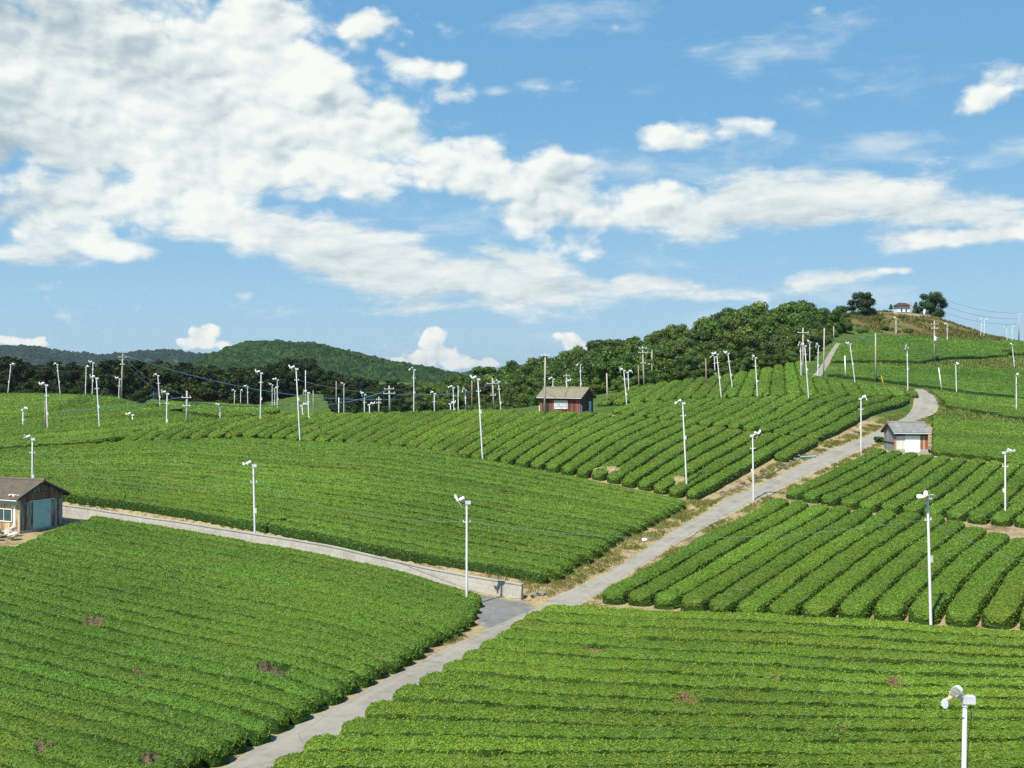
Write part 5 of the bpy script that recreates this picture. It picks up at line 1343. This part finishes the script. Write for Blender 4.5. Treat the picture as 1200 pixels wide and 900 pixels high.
cable(UT['U2'] + Vector((0, 0, -1.4)), pxy(340, 474, 170), .5, .06, 'wire_blue', 'blue cable from the short crossarm pole along the crest plot')
cable(pxy(340, 474, 170), UT['U3'] + Vector((0, 0, -.6)), 1.0, .06, 'wire_blue', 'blue cable rising along the crest to the wide crossarm pole')
cable(UT['U3'] + Vector((.4, 0, -.4)), UT['U4'] + Vector((0, 0, -1)), 1.4, .035, 'wire_blue', 'blue cable between the two crossarm poles on the crest')
cable(UT['U2'] + Vector((-.4, 0, -.8)), pxy(-60, 478, 190), 1.4, .04, 'wire_blue', 'teal cable running level over the rows behind the planked hut')
cable(T['P8'] + Vector((0, 0, .9)), UT['U3'] + Vector((-.5, 0, -.4)), .9, .025, 'wire_dark', 'dark cable from the tall leaning fan to the wide crossarm pole')
cable(UT['U4'] + Vector((.5, 0, -1)), UT['U5'] + Vector((0, 0, -.3)), .8, .025, 'wire_dark', 'dark cable from the slanting bracket pole to the tall pole at the red hut')
cable(UT['U5'] + Vector((.1, 0, -1.4)), H2.location + Vector((0.3, -1.9, 2.2)), .15, .012, 'wire_green', 'slack service wire from the tall pole down to the red hut')
cable(UT['U5'] + Vector((.2, 0, -.4)), UT['U7'] + Vector((0, 0, -.6)), 1.6, .025, 'wire_dark', 'dark cable from the red hut pole to the double-crossarm pole')
cable(UT['U7'] + Vector((.3, 0, -.6)), UT['U8'] + Vector((0, 0, -.9)), 2.2, .025, 'wire_dark', 'dark cable across the wood edge to the hill road pole')
cable(UT['U8'] + Vector((.5, 0, -.9)), UT['B4'] + Vector((0, 0, -.5)), 1.2, .04, 'wire_blue', 'blue cable from the hill road pole to the tall tan pole')
cable(UT['B4'] + Vector((0, 0, -5.5)), pxy(1034, 449, 202), .05, .012, 'wire_green', 'stay wire slanting from the tall tan pole to its guard')
for i, (dz, nm) in enumerate(((0, 'top'), (-1.6, 'middle'), (-3.2, 'lowest'))):
    cable(pxy(1092, 344 + i * 8, 346), UT['U10'] + Vector((0, 0, dz)), 1.6, .035, 'wire_dark', nm + ' of the three thin cables against the sky from the hilltop to the ridge pole')
# ------------------------------------------------------------------ camera, sun, sky
SUN_AZ_VEC = (-0.52, -0.855)      # horizontal direction towards the sun
HAZE = 0.00006
SUN_EL = math.radians(54)
cam = bpy.data.cameras.new('camera'); co_ = bpy.data.objects.new('camera', cam); link(co_)
cam.sensor_width = 36; cam.lens = 36 * F / 1200.0; cam.shift_y = -(450 - V0) / 1200.0
cam.clip_start = 0.5; cam.clip_end = 30000
co_.location = (0, 0, 0); co_.rotation_euler = (math.radians(90), 0, 0)
bpy.context.scene.camera = co_
d = Vector((SUN_AZ_VEC[0], SUN_AZ_VEC[1], 0)).normalized() * math.cos(SUN_EL) + Vector((0, 0, math.sin(SUN_EL)))
sl = bpy.data.lights.new('sun', 'SUN'); sl.energy = 4.2; sl.angle = math.radians(0.53); sl.color = (1.0, 0.955, 0.88)
so = bpy.data.objects.new('sun', sl); link(so); so.rotation_euler = (-d).to_track_quat('-Z', 'Y').to_euler()

w = bpy.data.worlds.new('World'); bpy.context.scene.world = w; w.use_nodes = True
nt = w.node_tree; bg = nt.nodes['Background']
sky = N(nt, 'ShaderNodeTexSky', sky_type='NISHITA'); sky.sun_disc = False
sky.sun_elevation = SUN_EL; sky.sun_rotation = math.atan2(d.x, d.y); sky.air_density = 1.0; sky.dust_density = 0.6; sky.ozone_density = 1.5; sky.altitude = 300
SKY_STRENGTH = 0.09
bg.inputs['Strength'].default_value = SKY_STRENGTH
# direction -> (azimuth, elevation) in tenths of a radian
gen = N(nt, 'ShaderNodeTexCoord').outputs['Generated']
sep = N(nt, 'ShaderNodeSeparateXYZ'); nt.links.new(gen, sep.inputs[0])
az = math_(nt, 'MULTIPLY', math_(nt, 'ARCTAN2', sep.outputs[0], sep.outputs[1]), 10.0)
el = math_(nt, 'MULTIPLY', math_(nt, 'ARCSINE', math_(nt, 'MINIMUM', math_(nt, 'MAXIMUM', sep.outputs[2], -1.0), 1.0)), 10.0)
cmb = N(nt, 'ShaderNodeCombineXYZ'); nt.links.new(az, cmb.inputs[0]); nt.links.new(el, cmb.inputs[1])
P = cmb.outputs[0]
def sky_pt(u, v):
    a = math.atan((u - U0) / F); return 10 * a, 10 * math.atan((V0 - v) / F * math.cos(a))
def vmath(op, a, b):
    n = N(nt, 'ShaderNodeVectorMath', operation=op)
    for s_, v in zip(n.inputs, (a, b)):
        if hasattr(v, 'is_linked'): nt.links.new(v, s_)
        else: s_.default_value = v
    return n.outputs[0]
def noisev(vec, scale, detail, rough):
    n = N(nt, 'ShaderNodeTexNoise'); n.inputs['Scale'].default_value = scale; n.inputs['Detail'].default_value = detail; n.inputs['Roughness'].default_value = rough
    nt.links.new(vec, n.inputs['Vector']); return n
def warp(vec, scale, amt, detail=3):
    n = noisev(vec, scale, detail, 0.55)
    d = vmath('SUBTRACT', n.outputs['Color'], (0.5, 0.5, 0.5))
    return vmath('ADD', vec, vmath('MULTIPLY', d, (amt, amt * 0.7, 0)))
def blobs(vec, lst):
    """soft union of ellipses; each one waits for the one before it (keeps the shader's working memory small)"""
    acc = None
    for (u, v, ru, rv, rot, wt) in lst:
        x, y = sky_pt(u, v)
        if acc is None: q = vec
        else:
            k = N(nt, 'ShaderNodeVectorMath', operation='MULTIPLY_ADD'); nt.links.new(acc, k.inputs[0]); k.inputs[1].default_value = (1e-7, 0, 0); nt.links.new(vec, k.inputs[2]); q = k.outputs[0]
        m = N(nt, 'ShaderNodeMapping', vector_type='TEXTURE'); m.inputs['Location'].default_value = (x, y, 0); m.inputs['Rotation'].default_value = (0, 0, math.radians(-rot)); m.inputs['Scale'].default_value = (10 * ru / F, 10 * rv / F, 1)
        nt.links.new(q, m.inputs['Vector'])
        ln_ = N(nt, 'ShaderNodeVectorMath', operation='LENGTH'); nt.links.new(m.outputs[0], ln_.inputs[0])
        r = N(nt, 'ShaderNodeMapRange', interpolation_type='SMOOTHSTEP'); nt.links.new(ln_.outputs['Value'], r.inputs[0])
        r.inputs[1].default_value = 0.0; r.inputs[2].default_value = 1.75; r.inputs[3].default_value = wt; r.inputs[4].default_value = 0.0
        acc = r.outputs[0] if acc is None else math_(nt, 'SMOOTH_MAX', acc, r.outputs[0], 0.25)
    return acc
def srange(x, a, b, lo=0.0, hi=1.0):
    r = N(nt, 'ShaderNodeMapRange', interpolation_type='SMOOTHSTEP'); nt.links.new(x, r.inputs[0])
    for k, v in zip((1, 2, 3, 4), (a, b, lo, hi)): r.inputs[k].default_value = v
    return r.outputs[0]
BIG = [(40,70,240,170,0,1.3),(190,140,240,130,0,1.25),(300,60,120,120,0,1.12),(260,150,200,90,0,1.2),(390,150,150,85,10,1.05),(470,140,90,60,-20,.95),(250,215,210,55,0,.95),(60,245,120,52,0,.85),
       (500,76,66,17,-8,.85),(430,32,60,33,0,.95),
       (540,200,130,46,12,1.0),(640,222,140,52,0,1.05),(740,240,140,42,0,1.0),(690,290,90,26,8,.85),(620,245,60,34,0,.95),(110,283,75,20,4,.8),(30,300,70,14,0,.65),
       (800,158,90,24,8,.72),(870,148,80,30,5,.8),(930,150,40,14,30,.5),(985,132,40,17,-10,.62),
       (1165,108,54,26,-12,.82),(1190,88,44,22,0,.72),(1130,275,120,14,-3,.92),(1165,265,44,16,0,.9),
       (1165,262,44,16,0,.8),(1055,321,24,8,0,.85),(900,225,90,24,-4,.6),(330,245,80,16,6,.5)]
LOW = [(300,268,170,26,8,1.0),(430,305,200,42,12,1.1),(570,332,180,32,9,1.05),(700,338,150,14,-2,.9),(500,362,90,10,0,.75),(610,310,90,22,6,.9),
       (890,242,200,38,-4,1.05),(1010,230,160,32,6,1.0),(1110,245,130,28,4,.95),(1130,277,120,13,-3,1.0),(760,250,90,30,0,.9),(840,344,95,10,-3,.85),(970,330,75,12,-6,.9),(40,297,80,13,2,.8),(110,285,80,16,4,.85)]
THIN = [(690,20,120,26,-6,.8),(930,55,130,28,-8,.85),(770,95,45,12,0,.8),(625,92,26,8,0,.75),(572,103,20,10,0,.9),(1030,180,90,22,-12,.95),(800,190,160,40,0,.7),(1000,100,140,60,0,.4),(500,255,150,22,5,.8),(640,320,220,50,0,.5),(860,390,160,30,0,.75),(640,395,60,20,0,.6),(1180,170,60,30,0,.6),(1000,350,140,18,0,.75),(280,342,12,4,0,.9),(200,240,120,30,0,.6)]
CUM = [(240,392,20,17,0,1.0),(234,403,26,10,0,.9),(263,405,11,8,0,.8),(506,400,18,17,0,1.0),(522,416,30,15,20,1.0),(497,421,26,13,0,1.0),(562,426,28,7,0,.85),(470,422,15,5,0,.8),(674,402,26,14,0,.78),(704,411,18,7,0,.7),(650,396,14,6,0,.6),(24,400,48,6,4,.9),(48,397,9,4,0,.85),(805,389,15,4,0,.9),(838,376,16,7,0,.9),(1108,380,16,8,20,.85)]
GREY = [(90,45,130,34,8,1.6),(30,200,90,60,0,1.1),(180,85,60,20,0,.7),(230,140,90,30,0,.55),(640,255,110,26,5,.7),(450,330,180,16,12,.55),(960,255,170,16,0,.55),(60,130,60,30,0,.5)]
Pw = warp(P, 1.1, 0.55); Pf = warp(P, 3.2, 0.17, 5)
Ps = vmath('MULTIPLY', P, (0.95, 1.5, 1))
def field_noise(vec):
    a = noisev(vec, 0.95, 12, 0.62).outputs[0]
    vo = N(nt, 'ShaderNodeTexVoronoi', feature='SMOOTH_F1'); vo.inputs['Scale'].default_value = 2.0; vo.inputs['Detail'].default_value = 2.0; vo.inputs['Roughness'].default_value = 0.55; vo.inputs['Smoothness'].default_value = 0.35
    nt.links.new(vec, vo.inputs['Vector'])
    pf = math_(nt, 'SUBTRACT', 0.88, math_(nt, 'MULTIPLY', vo.outputs['Distance'], 0.62))
    return math_(nt, 'ADD', math_(nt, 'MULTIPLY', a, 0.66), math_(nt, 'MULTIPLY', pf, 0.34))
Psw = warp(Ps, 2.2, 0.22, 4)
n0 = field_noise(Psw); n1 = field_noise(vmath('ADD', Psw, (-0.06, 0.09, 0)))
big = blobs(Pw, BIG)
dens = math_(nt, 'ADD', big, math_(nt, 'MULTIPLY', math_(nt, 'SUBTRACT', n0, 0.52), 2.5))
a_big = srange(dens, 0.27, 0.66)
lit = math_(nt, 'MULTIPLY', math_(nt, 'SUBTRACT', n0, n1), 3.3)
b0 = noisev(Psw, 0.95, 2, 0.5).outputs[0]; b1 = noisev(vmath('ADD', Psw, (-0.16, 0.30, 0)), 0.95, 2, 0.5).outputs[0]
lit = math_(nt, 'ADD', lit, math_(nt, 'MULTIPLY', math_(nt, 'SUBTRACT', b0, b1), 1.3))
core = srange(dens, 0.6, 1.6)
grey = blobs(Pf, GREY)
val = math_(nt, 'ADD', math_(nt, 'ADD', 0.86, lit), math_(nt, 'MULTIPLY', core, -0.10))
val = math_(nt, 'SUBTRACT', val, math_(nt, 'MULTIPLY', grey, 0.38))
val = math_(nt, 'MINIMUM', math_(nt, 'MAXIMUM', val, 0.0), 1.0)
c_big = ramp(nt, val, [(0.0, (2.7, 3.3, 3.6)), (0.35, (3.7, 4.3, 4.5)), (0.65, (5.0, 5.45, 5.4)), (1.0, (6.2, 6.35, 6.05))])
a_big = math_(nt, 'MULTIPLY', a_big, 0.97)
# high thin cloud
tn = noisev(warp(vmath('MULTIPLY', P, (0.55, 1.6, 1)), 1.3, 0.5), 1.9, 8, 0.62).outputs[0]
dl = math_(nt, 'ADD', blobs(Pw, LOW), math_(nt, 'MULTIPLY', math_(nt, 'SUBTRACT', math_(nt, 'ADD', math_(nt, 'MULTIPLY', tn, 0.7), math_(nt, 'MULTIPLY', n0, 0.3)), 0.5), 2.6))
a_low = math_(nt, 'MULTIPLY', srange(dl, 0.26, 0.85), 0.96)
tn2 = noisev(warp(vmath('MULTIPLY', vmath('ADD', P, (-0.06, 0.10, 0)), (0.55, 1.6, 1)), 1.3, 0.5), 1.9, 6, 0.58).outputs[0]
vl = math_(nt, 'ADD', math_(nt, 'ADD', 0.74, math_(nt, 'MULTIPLY', math_(nt, 'SUBTRACT', tn, tn2), 2.2)), math_(nt, 'MULTIPLY', srange(dl, 0.6, 1.6), -0.06))
vl = math_(nt, 'SUBTRACT', vl, math_(nt, 'MULTIPLY', grey, 0.30), clamp=True)
c_low = ramp(nt, vl, [(0.0, (2.9, 3.5, 3.8)), (0.35, (3.9, 4.45, 4.6)), (0.65, (4.9, 5.35, 5.35)), (1.0, (6.0, 6.15, 5.9))])
a_thin = math_(nt, 'MULTIPLY', srange(math_(nt, 'ADD', blobs(Pw, THIN), math_(nt, 'MULTIPLY', math_(nt, 'SUBTRACT', tn, 0.5), 2.4)), 0.35, 1.25), 0.62)
# crisp small cumulus along the horizon
cn = noisev(P, 4.2, 7, 0.55).outputs[0]; cn2 = noisev(vmath('ADD', P, (-0.05, 0.06, 0)), 4.2, 7, 0.55).outputs[0]
bc = blobs(Pf, CUM)
dc = math_(nt, 'ADD', bc, math_(nt, 'MULTIPLY', math_(nt, 'SUBTRACT', cn, 0.5), 1.5))
a_cum = math_(nt, 'MULTIPLY', srange(dc, 0.40, 0.62), srange(bc, 0.08, 0.3))
vc = math_(nt, 'ADD', 0.72, math_(nt, 'MULTIPLY', math_(nt, 'SUBTRACT', cn, cn2), 2.6), clamp=True)
c_cum = ramp(nt, vc, [(0.0, (3.7, 4.3, 4.6)), (0.5, (5.4, 5.7, 5.5)), (1.0, (6.5, 6.5, 6.1))])
# clear sky: the physical sky, cooled towards the blue the air shows that day
tgt = ramp(nt, math_(nt, 'MULTIPLY', el, 0.1), [(0.0, (2.45, 4.0, 5.1)), (0.10, (1.75, 3.4, 4.9)), (0.22, (1.12, 2.8, 4.6)), (0.45, (0.80, 2.3, 4.2)), (1.0, (0.45, 1.5, 3.4))])
base = mixc(nt, 0.88, sky.outputs[0], tgt)
c = mixc(nt, a_thin, base, (4.9, 5.45, 5.6))
c = mixc(nt, a_low, c, c_low)
c = mixc(nt, a_big, c, c_big)
c = mixc(nt, a_cum, c, c_cum)
nt.links.new(c, bg.inputs['Color'])
w.cycles.sampling_method = 'MANUAL'; w.cycles.sample_map_resolution = 512
# the air itself: one box of thin even haze round everything on the ground
hz = MB().box((0, 2500, 47), (14400, 11400, 146)).build('haze', bpy.data.materials.new('haze')); tag(hz, kind='stuff')
hm = hz.data.materials[0]; hm.use_nodes = True; hn = hm.node_tree
hn.nodes.remove(hn.nodes['Principled BSDF'])
pvn = N(hn, 'ShaderNodeVolumePrincipled'); pvn.inputs['Density'].default_value = HAZE; pvn.inputs['Color'].default_value = (0.80, 0.90, 1.0, 1); pvn.inputs['Anisotropy'].default_value = 0.3
hn.links.new(pvn.outputs[0], hn.nodes['Material Output'].inputs['Volume'])
bpy.context.scene.cycles.use_denoising = False      # keep the grain of leaves
vs = bpy.context.scene.view_settings
vs.view_transform = 'Standard'; vs.look = 'None'; vs.gamma = 1.0; vs.exposure = 0.8; vs.use_curve_mapping = False
